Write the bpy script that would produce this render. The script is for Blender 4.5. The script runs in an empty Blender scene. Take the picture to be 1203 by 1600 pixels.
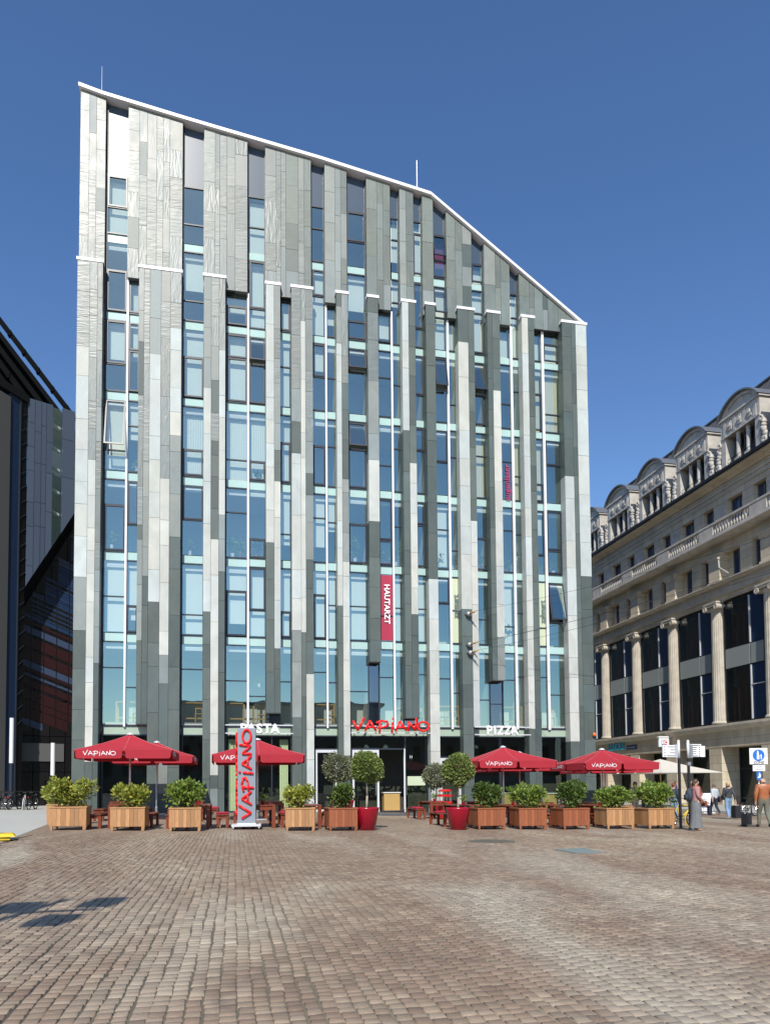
import bpy, bmesh, math, random
from mathutils import Vector, Matrix
R = math.radians
S = bpy.context.scene
COL = S.collection
rng = random.Random(7)

# ---------------------------------------------------------------- camera, sky, sun, exposure
cam = bpy.data.cameras.new('camera')
co = bpy.data.objects.new('camera', cam)
COL.objects.link(co)
S.camera = co
EYE = 1.65
yaw, pitch, roll, F = .20438, .04848, -.00847, 1137.5
fwd = Vector((math.sin(yaw) * math.cos(pitch), math.cos(yaw) * math.cos(pitch), math.sin(pitch)))
r0 = Vector((math.cos(yaw), -math.sin(yaw), 0))
u0 = r0.cross(fwd)
rr = r0 * math.cos(roll) + u0 * math.sin(roll)
uu = u0 * math.cos(roll) - r0 * math.sin(roll)
co.matrix_world = Matrix(((rr.x, uu.x, -fwd.x, 0), (rr.y, uu.y, -fwd.y, 0), (rr.z, uu.z, -fwd.z, EYE), (0, 0, 0, 1)))
cam.sensor_fit = 'HORIZONTAL'
cam.sensor_width = 36
cam.lens = 36 * F / 1203
cam.shift_y = (1171.5 - 800) / 1203
cam.clip_start = .1
cam.clip_end = 3000

SUN_EL, SUN_AZ = 43, 15            # sun behind the camera, a little to the left
w = bpy.data.worlds.new('World')
S.world = w
w.use_nodes = True
nt = w.node_tree
sky = nt.nodes.new('ShaderNodeTexSky')
sky.sky_type = 'NISHITA'
sky.sun_disc = False
sky.sun_elevation = R(SUN_EL)
sky.sun_rotation = R(180 + SUN_AZ)
sky.altitude = 300
sky.air_density = 1.0
sky.dust_density = .25
sky.ozone_density = 2.0
bg = nt.nodes['Background']
bg.inputs[1].default_value = .13
hs = nt.nodes.new('ShaderNodeHueSaturation')
hs.inputs['Saturation'].default_value = 1.18
hs.inputs['Hue'].default_value = .506
nt.links.new(sky.outputs[0], hs.inputs['Color'])
nt.links.new(hs.outputs[0], bg.inputs[0])
sl = bpy.data.lights.new('sun', 'SUN')
so = bpy.data.objects.new('sun', sl)
COL.objects.link(so)
sl.energy = 4.0
sl.angle = R(.53)
sl.color = (1, .94, .85)
sd = Vector((math.sin(R(SUN_AZ)) * math.cos(R(SUN_EL)), math.cos(R(SUN_AZ)) * math.cos(R(SUN_EL)), -math.sin(R(SUN_EL))))
so.rotation_euler = sd.to_track_quat('-Z', 'Y').to_euler()
so.location = (-20, -60, 60)
S.view_settings.view_transform = 'Standard'
S.view_settings.look = 'None'
S.view_settings.exposure = .35
S.view_settings.gamma = 1
S.cycles.max_bounces = 8
S.cycles.transparent_max_bounces = 12
S.cycles.caustics_reflective = False
S.cycles.caustics_refractive = False

# ---------------------------------------------------------------- materials
class NT:
    def __init__(s, name):
        s.m = bpy.data.materials.new(name)
        s.m.use_nodes = True
        s.t = s.m.node_tree
        s.b = s.t.nodes['Principled BSDF']
        s.out = s.t.nodes['Material Output']
    def n(s, typ, **kw):
        nd = s.t.nodes.new(typ)
        for k, v in kw.items():
            if k.startswith('_'):
                nd.inputs[k[1:].replace('_', ' ')].default_value = v
            else:
                setattr(nd, k, v)
        return nd
    def l(s, a, b):
        s.t.links.new(a, b)
    def math(s, op, a, b=None, clamp=False):
        nd = s.n('ShaderNodeMath', operation=op, use_clamp=clamp)
        for i, v in enumerate((a, b)):
            if v is None: continue
            if isinstance(v, (int, float)): nd.inputs[i].default_value = v
            else: s.l(v, nd.inputs[i])
        return nd.outputs[0]
    def mixc(s, fac, a, b, mode='MIX'):
        nd = s.n('ShaderNodeMix', data_type='RGBA', blend_type=mode)
        for i, v in ((0, fac), (6, a), (7, b)):
            if isinstance(v, (int, float)): nd.inputs[i].default_value = v
            elif isinstance(v, (tuple, list)): nd.inputs[i].default_value = (*v, 1)
            else: s.l(v, nd.inputs[i])
        return nd.outputs[2]
    def noise(s, scale, detail=4, vec=None, dist=0):
        nd = s.n('ShaderNodeTexNoise', _Scale=scale, _Detail=detail, _Distortion=dist)
        s.l(vec if vec else s.obj(), nd.inputs[0])
        return nd
    def obj(s):
        if not hasattr(s, 'tc'): s.tc = s.n('ShaderNodeTexCoord')
        return s.tc.outputs['Object']
    def scaled(s, sx, sy, sz):
        mp = s.n('ShaderNodeMapping')
        mp.inputs['Scale'].default_value = (sx, sy, sz)
        s.l(s.obj(), mp.inputs[0])
        return mp.outputs[0]
    def island(s):
        if not hasattr(s, 'geo'): s.geo = s.n('ShaderNodeNewGeometry')
        return s.geo.outputs['Random Per Island']
    def bump(s, h, strength, dist=.02):
        nd = s.n('ShaderNodeBump', _Strength=strength, _Distance=dist)
        s.l(h, nd.inputs['Height'])
        s.l(nd.outputs[0], s.b.inputs['Normal'])
        return nd

MATS = {}
def mat(name, col, rough=.5, metal=0, spec=.5, var=.0, isl=.0, ns=3., bump=0., bs=60., stretch=None, trans=0):
    t = NT(name)
    c2 = tuple(max(0, c) for c in col)
    vec = t.scaled(*stretch) if stretch else None
    out = None
    if var:
        nz = t.noise(ns, 5, vec)
        f = t.math('MULTIPLY', t.math('SUBTRACT', nz.outputs[0], .5), 2 * var)
        f = t.math('ADD', f, 1)
        if isl:
            f = t.math('MULTIPLY', f, t.math('ADD', t.math('MULTIPLY', t.island(), 2 * isl), 1 - isl))
        out = f
    elif isl:
        out = t.math('ADD', t.math('MULTIPLY', t.island(), 2 * isl), 1 - isl)
    if out is not None:
        vm = t.n('ShaderNodeVectorMath', operation='SCALE')
        vm.inputs[0].default_value = c2
        t.l(out, vm.inputs['Scale'])
        t.l(vm.outputs[0], t.b.inputs['Base Color'])
    else:
        t.b.inputs['Base Color'].default_value = (*c2, 1)
    t.b.inputs['Roughness'].default_value = rough
    t.b.inputs['Metallic'].default_value = metal
    t.b.inputs['Specular IOR Level'].default_value = spec
    if bump:
        t.bump(t.noise(bs, 4, vec).outputs[0], bump)
    if trans:
        tr = t.n('ShaderNodeBsdfTranslucent')
        tr.inputs[0].default_value = (*c2, 1)
        mx = t.n('ShaderNodeMixShader')
        mx.inputs[0].default_value = trans
        t.l(t.b.outputs[0], mx.inputs[1]); t.l(tr.outputs[0], mx.inputs[2]); t.l(mx.outputs[0], t.out.inputs[0])
    MATS[name] = t.m
    return t.m

def stone(name, col, rough, isl, wave, hue=0.04, spec=.5):
    t = NT(name)
    i = t.island()
    warm = tuple(c * k for c, k in zip(col, (1.035, 1.0, .95)))
    cool = tuple(c * k for c, k in zip(col, (.95, 1.0, 1.04)))
    c = t.mixc(t.math('FRACT', t.math('MULTIPLY', i, 7.31)), cool, warm)
    v = t.math('ADD', t.math('MULTIPLY', i, 2 * isl), 1 - isl)
    n1 = t.noise(1.6, 6, t.scaled(1, 1, .6), .6)
    v = t.math('MULTIPLY', v, t.math('ADD', t.math('MULTIPLY', n1.outputs[0], .5), .75))
    n2 = t.noise(30, 3)
    v = t.math('MULTIPLY', v, t.math('ADD', t.math('MULTIPLY', n2.outputs[0], .36), .82))
    vm = t.n('ShaderNodeVectorMath', operation='SCALE')
    t.l(c, vm.inputs[0]); t.l(v, vm.inputs['Scale'])
    t.l(vm.outputs[0], t.b.inputs['Base Color'])
    t.b.inputs['Specular IOR Level'].default_value = spec
    rn = t.math('ADD', t.math('MULTIPLY', n1.outputs[0], .2), rough - .1)
    t.l(rn, t.b.inputs['Roughness'])
    if wave:
        # split-face slates: horizontal ripples on some tiles, vertical ones on others, a few nearly flat
        off = t.n('ShaderNodeCombineXYZ')
        for k in range(3): t.l(t.math('MULTIPLY', i, 37.0 + 11 * k), off.inputs[k])
        def rip(sx, sz):
            a = t.n('ShaderNodeVectorMath', operation='ADD')
            t.l(t.scaled(sx, 1, sz), a.inputs[0]); t.l(off.outputs[0], a.inputs[1])
            nd = t.noise(1, 2.5, a.outputs[0], .7)
            return nd.outputs[0]
        h, vv = rip(1.3, 7.5), rip(7.5, 1.3)
        pick = t.math('GREATER_THAN', t.math('FRACT', t.math('MULTIPLY', i, 13.7)), .62)
        amp = t.math('ADD', t.math('MULTIPLY', t.math('GREATER_THAN', t.math('FRACT', t.math('MULTIPLY', i, 5.13)), .3), .8), .2)
        mx = t.n('ShaderNodeMix', data_type='FLOAT')
        t.l(pick, mx.inputs[0]); t.l(h, mx.inputs[2]); t.l(vv, mx.inputs[3])
        t.bump(t.math('MULTIPLY', mx.outputs[0], amp), wave, .08)
    else:
        t.bump(t.math('ADD', n2.outputs[0], t.math('MULTIPLY', i, .0)), .12, .01)
    MATS[name] = t.m
    return t.m

def glassmat(name, tint, refl, base=.16, wav=.0, rough=0):
    t = NT(name)
    t.t.nodes.remove(t.b)
    tr = t.n('ShaderNodeBsdfTransparent'); tr.inputs[0].default_value = (*tint, 1)
    gl = t.n('ShaderNodeBsdfGlossy'); gl.inputs[0].default_value = (*refl, 1); gl.inputs['Roughness'].default_value = rough
    ge = t.n('ShaderNodeNewGeometry'); dt = t.n('ShaderNodeVectorMath', operation='DOT_PRODUCT')
    t.l(ge.outputs['Incoming'], dt.inputs[0]); t.l(ge.outputs['Normal'], dt.inputs[1])
    f = t.math('POWER', t.math('SUBTRACT', 1, t.math('ABSOLUTE', dt.outputs['Value']), True), 5)
    f = t.math('ADD', t.math('MULTIPLY', f, 1 - base), base, True)
    mx = t.n('ShaderNodeMixShader')
    t.l(f, mx.inputs[0]); t.l(tr.outputs[0], mx.inputs[1]); t.l(gl.outputs[0], mx.inputs[2]); t.l(mx.outputs[0], t.out.inputs[0])
    if wav:
        nz = t.noise(.9, 1)
        bp = t.n('ShaderNodeBump', _Strength=wav, _Distance=.05)
        t.l(nz.outputs[0], bp.inputs['Height'])
        t.l(bp.outputs[0], gl.inputs['Normal'])
    MATS[name] = t.m
    return t.m

stone('pale_stone', (.47, .495, .465), .55, .08, 0, spec=.3)
stone('mid_stone', (.215, .245, .235), .5, .12, .06, spec=.4)
stone('dark_stone', (.09, .115, .108), .5, .18, 0, spec=.3)
stone('rippled_stone', (.165, .19, .18), .41, .16, .2, spec=.5)
stone('upper_stone', (.145, .172, .158), .46, .2, .12, spec=.35)
mat('joint', (.07, .08, .08), .8)
mat('white_metal', (.78, .78, .8), .4)
mat('frame_metal', (.025, .032, .045), .35)
mat('grey_metal', (.36, .37, .38), .4, .6)
mat('alu', (.66, .68, .70), .35, .1)
glassmat('window_glass', (.90, .95, .92), (.76, 1.0, .90), .33, .04)
glassmat('shop_glass', (.74, .86, .78), (.8, .92, 1), .05, .01)
glassmat('bay_glass', (.42, .40, .38), (.72, .82, .9), .2, .03)
glassmat('dark_glass', (.10, .14, .18), (.75, .88, 1), .2, .05)
mat('spandrel_glass', (.42, .60, .57), .18, var=.05, ns=.6)
mat('top_panel', (.05, .08, .12), .3, spec=.45)
mat('roller_blind', (.78, .84, .78), .8, var=.04, ns=1.2)
mat('curtain_cream', (.74, .70, .5), .85, var=.06, ns=4)
mat('curtain_plum', (.20, .06, .16), .85)
mat('room_wall', (.62, .65, .62), .9)
mat('room_ceiling', (.68, .72, .70), .9)
mat('room_floor', (.28, .25, .21), .6)
mat('sign_red_film', (.40, .02, .06), .5)
mat('sign_pale_film', (.55, .62, .44), .5)
mat('letter_red', (.85, .012, .012), .35)
mat('letter_white', (.86, .86, .86), .4)
mat('letter_plum', (.36, .04, .14), .5)
mat('letter_slate', (.10, .16, .17), .5)
mat('header_green', (.36, .46, .36), .35, var=.05, ns=.7)
mat('timber_yellow', (.50, .33, .12), .5, var=.1)
mat('canvas_red', (.47, .026, .042), .8, var=.12, ns=1.1, bump=.25, bs=3.5, trans=.2)
mat('canvas_white', (.75, .72, .64), .8, var=.04, trans=.2)
mat('oak_boards', (.42, .22, .095), .6, var=.4, isl=.24, ns=4, stretch=(9, 9, .8))
mat('red_boards', (.29, .09, .035), .55, var=.35, isl=.18, ns=4, stretch=(9, 9, .8))
mat('bench_wood', (.20, .048, .022), .35, var=.25, isl=.15, ns=5, stretch=(8, 1, 8))
mat('pot_red', (.33, .004, .02), .22, spec=.6)
mat('bin_red', (.55, .012, .012), .3)
mat('cushion_red', (.36, .01, .04), .8)
mat('soil', (.05, .035, .025), .95, var=.3, ns=12)
mat('bark', (.34, .30, .23), .85, var=.2, ns=20)
mat('twig', (.10, .07, .045), .85)
mat('black_metal', (.012, .012, .014), .4)
mat('rubber', (.012, .012, .012), .7)
mat('chrome', (.6, .6, .62), .2, 1)
mat('sign_grey', (.42, .45, .48), .4)
mat('totem_grey', (.25, .285, .33), .4)
mat('yellow_paint', (.72, .50, .03), .5, var=.1)
mat('blue_paint', (.02, .16, .55), .4)
mat('navy_paint', (.02, .03, .12), .4)
mat('cyan_letter', (.05, .42, .6), .4)
mat('orange_lamp', (.85, .16, .02), .3)
mat('kerb_stone', (.30, .30, .29), .8, var=.12, ns=2, bump=.1)
mat('concrete', (.44, .44, .40), .85, var=.12, ns=.8, bump=.08)
mat('cast_iron', (.17, .155, .125), .6, .3, var=.2, ns=9)
mat('drain_metal', (.24, .29, .28), .5, .3, var=.1)
mat('doormat_dark', (.09, .095, .10), .9, var=.1)
mat('roof_slate', (.075, .075, .078), .55, var=.12, ns=2)
mat('roof_red', (.20, .10, .07), .8, var=.15)
mat('lead', (.12, .13, .14), .45, var=.1)
mat('bronze_dark', (.014, .013, .014), .5, spec=.25)
mat('roof_black', (.005, .0055, .006), .9, spec=.05)
mat('seam_pink', (.62, .20, .20), .8)
mat('inner_wood', (.36, .19, .09), .6)
mat('panel_grey', (.06, .08, .12), .22, var=.04, isl=.08)
mat('spandrel_grey', (.29, .32, .31), .35)
mat('dark_cladding', (.01, .009, .010), .25, isl=.3)
mat('maroon_reflection', (.032, .010, .011), .12, spec=.7)  # red reflections painted as stripes on the left dark facade
mat('navy_glass', (.018, .038, .09), .08, spec=.8)
mat('pale_reflection', (.045, .065, .12), .2, spec=.8)  # paler blue reflections painted as stripes on the same facade
mat('shop_dark', (.045, .04, .034), .8, var=.3, ns=1)
mat('wall_dark', (.10, .10, .10), .7)
mat('opera_stone', (.34, .31, .27), .8)

def leafmat(name, a, b, rough=.45, trans=.25):
    t = NT(name)
    c = t.mixc(t.island(), a, b)
    t.l(c, t.b.inputs['Base Color'])
    t.b.inputs['Roughness'].default_value = rough
    tr = t.n('ShaderNodeBsdfTranslucent')
    t.l(c, tr.inputs[0])
    mx = t.n('ShaderNodeMixShader'); mx.inputs[0].default_value = trans
    t.l(t.b.outputs[0], mx.inputs[1]); t.l(tr.outputs[0], mx.inputs[2]); t.l(mx.outputs[0], t.out.inputs[0])
    MATS[name] = t.m
leafmat('leaf_yellow', (.13, .19, .02), (.48, .47, .08))
leafmat('leaf_green', (.09, .17, .022), (.28, .36, .06))
leafmat('leaf_dark', (.05, .10, .02), (.15, .22, .045))
leafmat('leaf_olive', (.095, .15, .035), (.31, .37, .10))
leafmat('leaf_grey', (.12, .14, .075), (.31, .33, .20))

def sandstone():
    t = NT('sandstone')
    br = t.n('ShaderNodeTexBrick', _Scale=1.0, _Mortar_Size=.012, _Brick_Width=1.5, _Row_Height=.62)
    br.offset = .5
    cx = t.n('ShaderNodeSeparateXYZ'); t.l(t.obj(), cx.inputs[0])
    cb = t.n('ShaderNodeCombineXYZ')
    t.l(t.math('ADD', cx.outputs[0], cx.outputs[1]), cb.inputs[0]); t.l(cx.outputs[2], cb.inputs[1])
    t.l(cb.outputs[0], br.inputs[0])
    br.inputs['Color1'].default_value = (.62, .55, .43, 1)
    br.inputs['Color2'].default_value = (.53, .465, .36, 1)
    br.inputs['Mortar'].default_value = (.25, .215, .16, 1)
    nz = t.noise(1.1, 6, t.scaled(1, 1, .4))
    c = t.mixc(1.0, br.outputs[0], t.mixc(nz.outputs[0], (.66, .65, .63), (1.32, 1.30, 1.25)), 'MULTIPLY')
    t.l(c, t.b.inputs['Base Color'])
    t.b.inputs['Roughness'].default_value = .85
    t.bump(t.math('ADD', t.noise(25, 4).outputs[0], t.math('MULTIPLY', br.outputs[1], -1.5)), .2, .02)
    MATS['sandstone'] = t.m
sandstone()
mat('carved_stone', (.51, .465, .385), .85, var=.35, ns=1.6, bump=.15, bs=14)
mat('weathered_stone', (.48, .455, .41), .85, var=.42, ns=1.8, bump=.15, bs=14)

def cobble_tone(t, rnd):
    big = t.noise(.22, 5, t.scaled(1, .4, 1), 1.2); mid = t.noise(2.6, 5)
    hue = t.math('ADD', t.math('MULTIPLY', t.math('SUBTRACT', big.outputs[0], .5), 2.2), t.math('MULTIPLY', rnd, .48), True)
    base = t.n('ShaderNodeValToRGB')
    e = base.color_ramp.elements
    e[0].position = 0; e[0].color = (.228, .160, .113, 1)
    e[1].position = 1; e[1].color = (.47, .43, .325, 1)
    n = base.color_ramp.elements.new(.45); n.color = (.31, .242, .172, 1)
    n = base.color_ramp.elements.new(.72); n.color = (.395, .33, .242, 1)
    t.l(hue, base.inputs[0])
    fine = t.noise(90, 4)
    c = t.mixc(1.0, base.outputs[0], t.mixc(fine.outputs[0], (.72, .72, .72), (1.22, 1.2, 1.18)), 'MULTIPLY')
    c = t.mixc(1.0, c, t.mixc(mid.outputs[0], (.70, .70, .69), (1.3, 1.3, 1.28)), 'MULTIPLY')
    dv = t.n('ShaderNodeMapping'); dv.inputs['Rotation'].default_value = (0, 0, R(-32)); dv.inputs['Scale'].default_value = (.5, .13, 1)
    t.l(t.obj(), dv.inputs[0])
    sun_streak = t.noise(1, 5, dv.outputs[0], .6)
    streak_mask = t.math('MULTIPLY', t.math('SUBTRACT', sun_streak.outputs[0], .5), 4.5, True)
    c = t.mixc(t.math('MULTIPLY', streak_mask, .5), c, (.46, .43, .335))  # pale streaks painted in for sunlight the facade throws onto the paving
    stain = t.noise(.9, 6, None, 1.5)
    c = t.mixc(t.math('MULTIPLY', t.math('SUBTRACT', stain.outputs[0], .58), 3.2, True), c, (.145, .112, .09))
    return c, fine, mid
def setts():
    t = NT('sett_stone')
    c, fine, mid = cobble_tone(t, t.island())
    i2 = t.math('FRACT', t.math('MULTIPLY', t.island(), 17.3))
    vm = t.n('ShaderNodeVectorMath', operation='SCALE')
    t.l(c, vm.inputs[0]); t.l(t.math('ADD', t.math('MULTIPLY', i2, .36), .84), vm.inputs['Scale'])
    t.l(vm.outputs[0], t.b.inputs['Base Color'])
    t.b.inputs['Roughness'].default_value = .72
    t.bump(t.math('ADD', t.noise(38, 5).outputs[0], t.math('MULTIPLY', fine.outputs[0], .4)), .5, .008)
    MATS['sett_stone'] = t.m
    t = NT('joint_sand')
    sp = t.n('ShaderNodeSeparateXYZ'); t.l(t.obj(), sp.inputs[0])
    f = t.math('MULTIPLY', t.math('ADD', sp.outputs[0], t.math('MULTIPLY', t.noise(.8, 4).outputs[0], 4)), .22, True)
    t.l(t.mixc(f, (.05, .045, .035), (.27, .225, .15)), t.b.inputs['Base Color']); t.b.inputs['Roughness'].default_value = .95
    MATS['joint_sand'] = t.m
def paving():
    t = NT('cobbles')
    sp = t.n('ShaderNodeSeparateXYZ'); t.l(t.obj(), sp.inputs[0])
    wob = t.noise(1.3, 2); wob2 = t.noise(9, 3)
    wx = t.math('ADD', t.math('MULTIPLY', t.math('SUBTRACT', wob.outputs[0], .5), .03), t.math('MULTIPLY', t.math('SUBTRACT', wob2.outputs[0], .5), .035))
    cb = t.n('ShaderNodeCombineXYZ')
    t.l(t.math('ADD', sp.outputs[1], t.math('MULTIPLY', wx, .5)), cb.inputs[0])
    t.l(t.math('ADD', sp.outputs[0], wx), cb.inputs[1])
    def brick(mort, smooth):
        br = t.n('ShaderNodeTexBrick', _Scale=1.0, _Mortar_Size=mort, _Mortar_Smooth=smooth, _Brick_Width=.112, _Row_Height=.101, _Bias=0.0)
        br.offset = .43; br.squash = 1.0
        t.l(cb.outputs[0], br.inputs[0])
        return br
    br = brick(.0042, .2)
    br.inputs['Color1'].default_value = (0, 0, 0, 1); br.inputs['Color2'].default_value = (1, 1, 1, 1); br.inputs['Mortar'].default_value = (.5, .5, .5, 1)
    # darker open joint between the rows (joints that run away from the viewer)
    row = t.math('DIVIDE', t.math('ADD', sp.outputs[0], wx), .101)
    fr = t.math('FRACT', row)
    edge = t.math('MINIMUM', fr, t.math('SUBTRACT', 1, fr))
    jn = t.noise(2.2, 3)
    jw = t.math('ADD', t.math('MULTIPLY', jn.outputs[0], .13), -.03)
    rowjoint = t.math('LESS_THAN', edge, jw)
    sepc = t.n('ShaderNodeSeparateColor'); t.l(br.outputs[0], sepc.inputs[0])
    rnd = sepc.outputs[0]
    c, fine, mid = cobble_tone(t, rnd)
    c = t.mixc(t.math('MULTIPLY', br.outputs[1], .8), c, (.33, .285, .205))
    sandy = t.math('MULTIPLY', t.math('ADD', sp.outputs[0], t.math('MULTIPLY', jn.outputs[0], 4)), .28, True)
    c = t.mixc(t.math("MULTIPLY", rowjoint, .8), c, t.mixc(sandy, (.028, .024, .02), (.12, .10, .06)))
    t.l(c, t.b.inputs['Base Color'])
    t.b.inputs['Roughness'].default_value = .75
    h = t.math('SUBTRACT', t.math('MULTIPLY', fine.outputs[0], .25), t.math('MULTIPLY', br.outputs[1], .7))
    h = t.math('SUBTRACT', h, t.math('MULTIPLY', rowjoint, 1.2))
    h = t.math('ADD', h, t.math('MULTIPLY', rnd, .35))
    t.bump(h, .55, .012)
    MATS['cobbles'] = t.m
setts()
paving()
def slabs():
    t = NT('pavement_slabs')
    br = t.n('ShaderNodeTexBrick', _Scale=1.0, _Mortar_Size=.008, _Brick_Width=1.0, _Row_Height=.6)
    t.l(t.obj(), br.inputs[0])
    br.inputs['Color1'].default_value = (.42, .42, .38, 1); br.inputs['Color2'].default_value = (.37, .37, .34, 1); br.inputs['Mortar'].default_value = (.22, .22, .2, 1)
    c = t.mixc(1.0, br.outputs[0], t.mixc(t.noise(.7, 5).outputs[0], (.75, .75, .74), (1.2, 1.2, 1.18)), 'MULTIPLY')
    t.l(c, t.b.inputs['Base Color']); t.b.inputs['Roughness'].default_value = .85
    MATS['pavement_slabs'] = t.m
slabs()

# ---------------------------------------------------------------- mesh helpers
OFF = {}
class MB:
    def __init__(s): s.v, s.f, s.mi = [], [], []
    def add(s, vs, fs, mi=0):
        o = len(s.v); s.v += [tuple(p) for p in vs]
        for f in fs: s.f.append(tuple(i + o for i in f)); s.mi.append(mi)
        return s
    def box(s, x0, x1, y0, y1, z0, z1, mi=0):
        return s.add([(x0, y0, z0), (x1, y0, z0), (x1, y1, z0), (x0, y1, z0), (x0, y0, z1), (x1, y0, z1), (x1, y1, z1), (x0, y1, z1)],
                     [(0, 3, 2, 1), (4, 5, 6, 7), (0, 1, 5, 4), (1, 2, 6, 5), (2, 3, 7, 6), (3, 0, 4, 7)], mi)
    def hexa(s, p, mi=0):   # eight corners, bottom ring then top ring
        return s.add(p, [(0, 3, 2, 1), (4, 5, 6, 7), (0, 1, 5, 4), (1, 2, 6, 5), (2, 3, 7, 6), (3, 0, 4, 7)], mi)
    def poly(s, pts, d, mi=0):   # polygon extruded by vector d
        n = len(pts); d = Vector(d)
        top = [Vector(p) + d for p in pts]
        fs = [tuple(range(n))[::-1], tuple(range(n, 2 * n))] + [(i, (i + 1) % n, n + (i + 1) % n, n + i) for i in range(n)]
        return s.add(list(pts) + [tuple(p) for p in top], fs, mi)
    def tube(s, p0, p1, r0, n=8, r1=None, mi=0, cap=True):
        p0, p1 = Vector(p0), Vector(p1); r1 = r0 if r1 is None else r1
        d = (p1 - p0)
        if d.length < 1e-6: return s
        d.normalize(); a = d.orthogonal().normalized(); b = d.cross(a)
        vs = []
        for p, r in ((p0, r0), (p1, r1)):
            for i in range(n):
                t = 2 * math.pi * i / n
                vs.append(p + a * (r * math.cos(t)) + b * (r * math.sin(t)))
        fs = [(i, (i + 1) % n, n + (i + 1) % n, n + i) for i in range(n)]
        if cap: fs += [tuple(range(n))[::-1], tuple(range(n, 2 * n))]
        return s.add(vs, fs, mi)
    def path(s, pts, r, n=6, mi=0):
        for a, b in zip(pts, pts[1:]): s.tube(a, b, r, n, mi=mi)
        return s
    def lathe(s, prof, c=(0, 0, 0), n=20, mi=0):
        vs, fs = [], []
        for r, z in prof:
            for i in range(n):
                t = 2 * math.pi * i / n
                vs.append((c[0] + r * math.cos(t), c[1] + r * math.sin(t), c[2] + z))
        for k in range(len(prof) - 1):
            for i in range(n):
                fs.append((k * n + i, k * n + (i + 1) % n, (k + 1) * n + (i + 1) % n, (k + 1) * n + i))
        if prof[0][0] > 1e-4: fs.append(tuple(range(n))[::-1])
        if prof[-1][0] > 1e-4: fs.append(tuple(range((len(prof) - 1) * n, len(prof) * n)))
        return s.add(vs, fs, mi)
    def ring(s, c, axis, Rr, r, n=24, m=6, mi=0, a0=0, a1=2 * math.pi):
        ax = Vector(axis).normalized(); u = ax.orthogonal().normalized(); v = ax.cross(u); c = Vector(c)
        full = abs(a1 - a0 - 2 * math.pi) < 1e-6
        k = n if full else n + 1
        vs, fs = [], []
        for i in range(k):
            t = a0 + (a1 - a0) * i / n
            e = u * math.cos(t) + v * math.sin(t)
            for j in range(m):
                q = 2 * math.pi * j / m
                vs.append(c + e * (Rr + r * math.cos(q)) + ax * (r * math.sin(q)))
        for i in range(n):
            i2 = (i + 1) % k
            for j in range(m): fs.append((i * m + j, i2 * m + j, i2 * m + (j + 1) % m, i * m + (j + 1) % m))
        return s.add(vs, fs, mi)
    def ball(s, c, rx, ry=None, rz=None, n=12, m=8, mi=0):
        ry = rx if ry is None else ry; rz = rx if rz is None else rz
        vs = [(c[0], c[1], c[2] - rz)]
        for k in range(1, m):
            p = -math.pi / 2 + math.pi * k / m
            for i in range(n):
                t = 2 * math.pi * i / n
                vs.append((c[0] + rx * math.cos(p) * math.cos(t), c[1] + ry * math.cos(p) * math.sin(t), c[2] + rz * math.sin(p)))
        vs.append((c[0], c[1], c[2] + rz)); L = len(vs) - 1
        fs = [(0, 1 + (i + 1) % n, 1 + i) for i in range(n)]
        for k in range(m - 2):
            for i in range(n): fs.append((1 + k * n + i, 1 + k * n + (i + 1) % n, 1 + (k + 1) * n + (i + 1) % n, 1 + (k + 1) * n + i))
        fs += [(L, 1 + (m - 2) * n + i, 1 + (m - 2) * n + (i + 1) % n) for i in range(n)]
        return s.add(vs, fs, mi)
    def build(s, name, mats, parent=None, smooth=False, loc=None, bevel=0):
        if isinstance(mats, str): mats = [mats]
        off = Vector(OFF.get(parent.name, (0, 0, 0))) if parent else Vector(loc or (0, 0, 0))
        me = bpy.data.meshes.new(name)
        me.from_pydata([(p[0] - off.x, p[1] - off.y, p[2] - off.z) for p in s.v], [], s.f)
        for m in mats: me.materials.append(MATS[m])
        for p, i in zip(me.polygons, s.mi):
            p.material_index = i; p.use_smooth = smooth
        o = bpy.data.objects.new(name, me)
        COL.objects.link(o)
        if parent: o.parent = parent; OFF[o.name] = tuple(off)
        else: o.location = off; OFF[o.name] = tuple(off)
        if bevel:
            b = o.modifiers.new('bevel', 'BEVEL'); b.width = bevel; b.segments = 2; b.limit_method = 'ANGLE'
        return o

def tag(o, label=None, cat=None, group=None, kind=None):
    if label: o['label'] = label
    if cat: o['category'] = cat
    if group: o['group'] = group
    if kind: o['kind'] = kind
    return o
def empty(name, loc, label, cat, group=None, rot=0, scale=None, world=False):
    o = bpy.data.objects.new(name, None); COL.objects.link(o)
    o.location = loc; o.rotation_euler = (0, 0, rot)
    o.empty_display_size = .2
    if scale: o.scale = scale
    OFF[o.name] = tuple(loc) if world else (0, 0, 0)
    return tag(o, label, cat, group)
def kids(o): return [c for c in COL.objects if c.parent == o]
def dup(root, loc, rot=0, label=None, scale=None, swap=None):
    def cp(o, parent):
        c = o.copy(); COL.objects.link(c); c.parent = parent
        if parent is not None and 'label' in c: pass
        for k in kids(o): cp(k, c)
        return c
    c = cp(root, None)
    c.location = loc; c.rotation_euler = (0, 0, rot)
    if scale: c.scale = scale
    if label: c['label'] = label
    return c
def gz(x): return .27 - .0155 * min(max(x, -12), 30)

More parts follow.
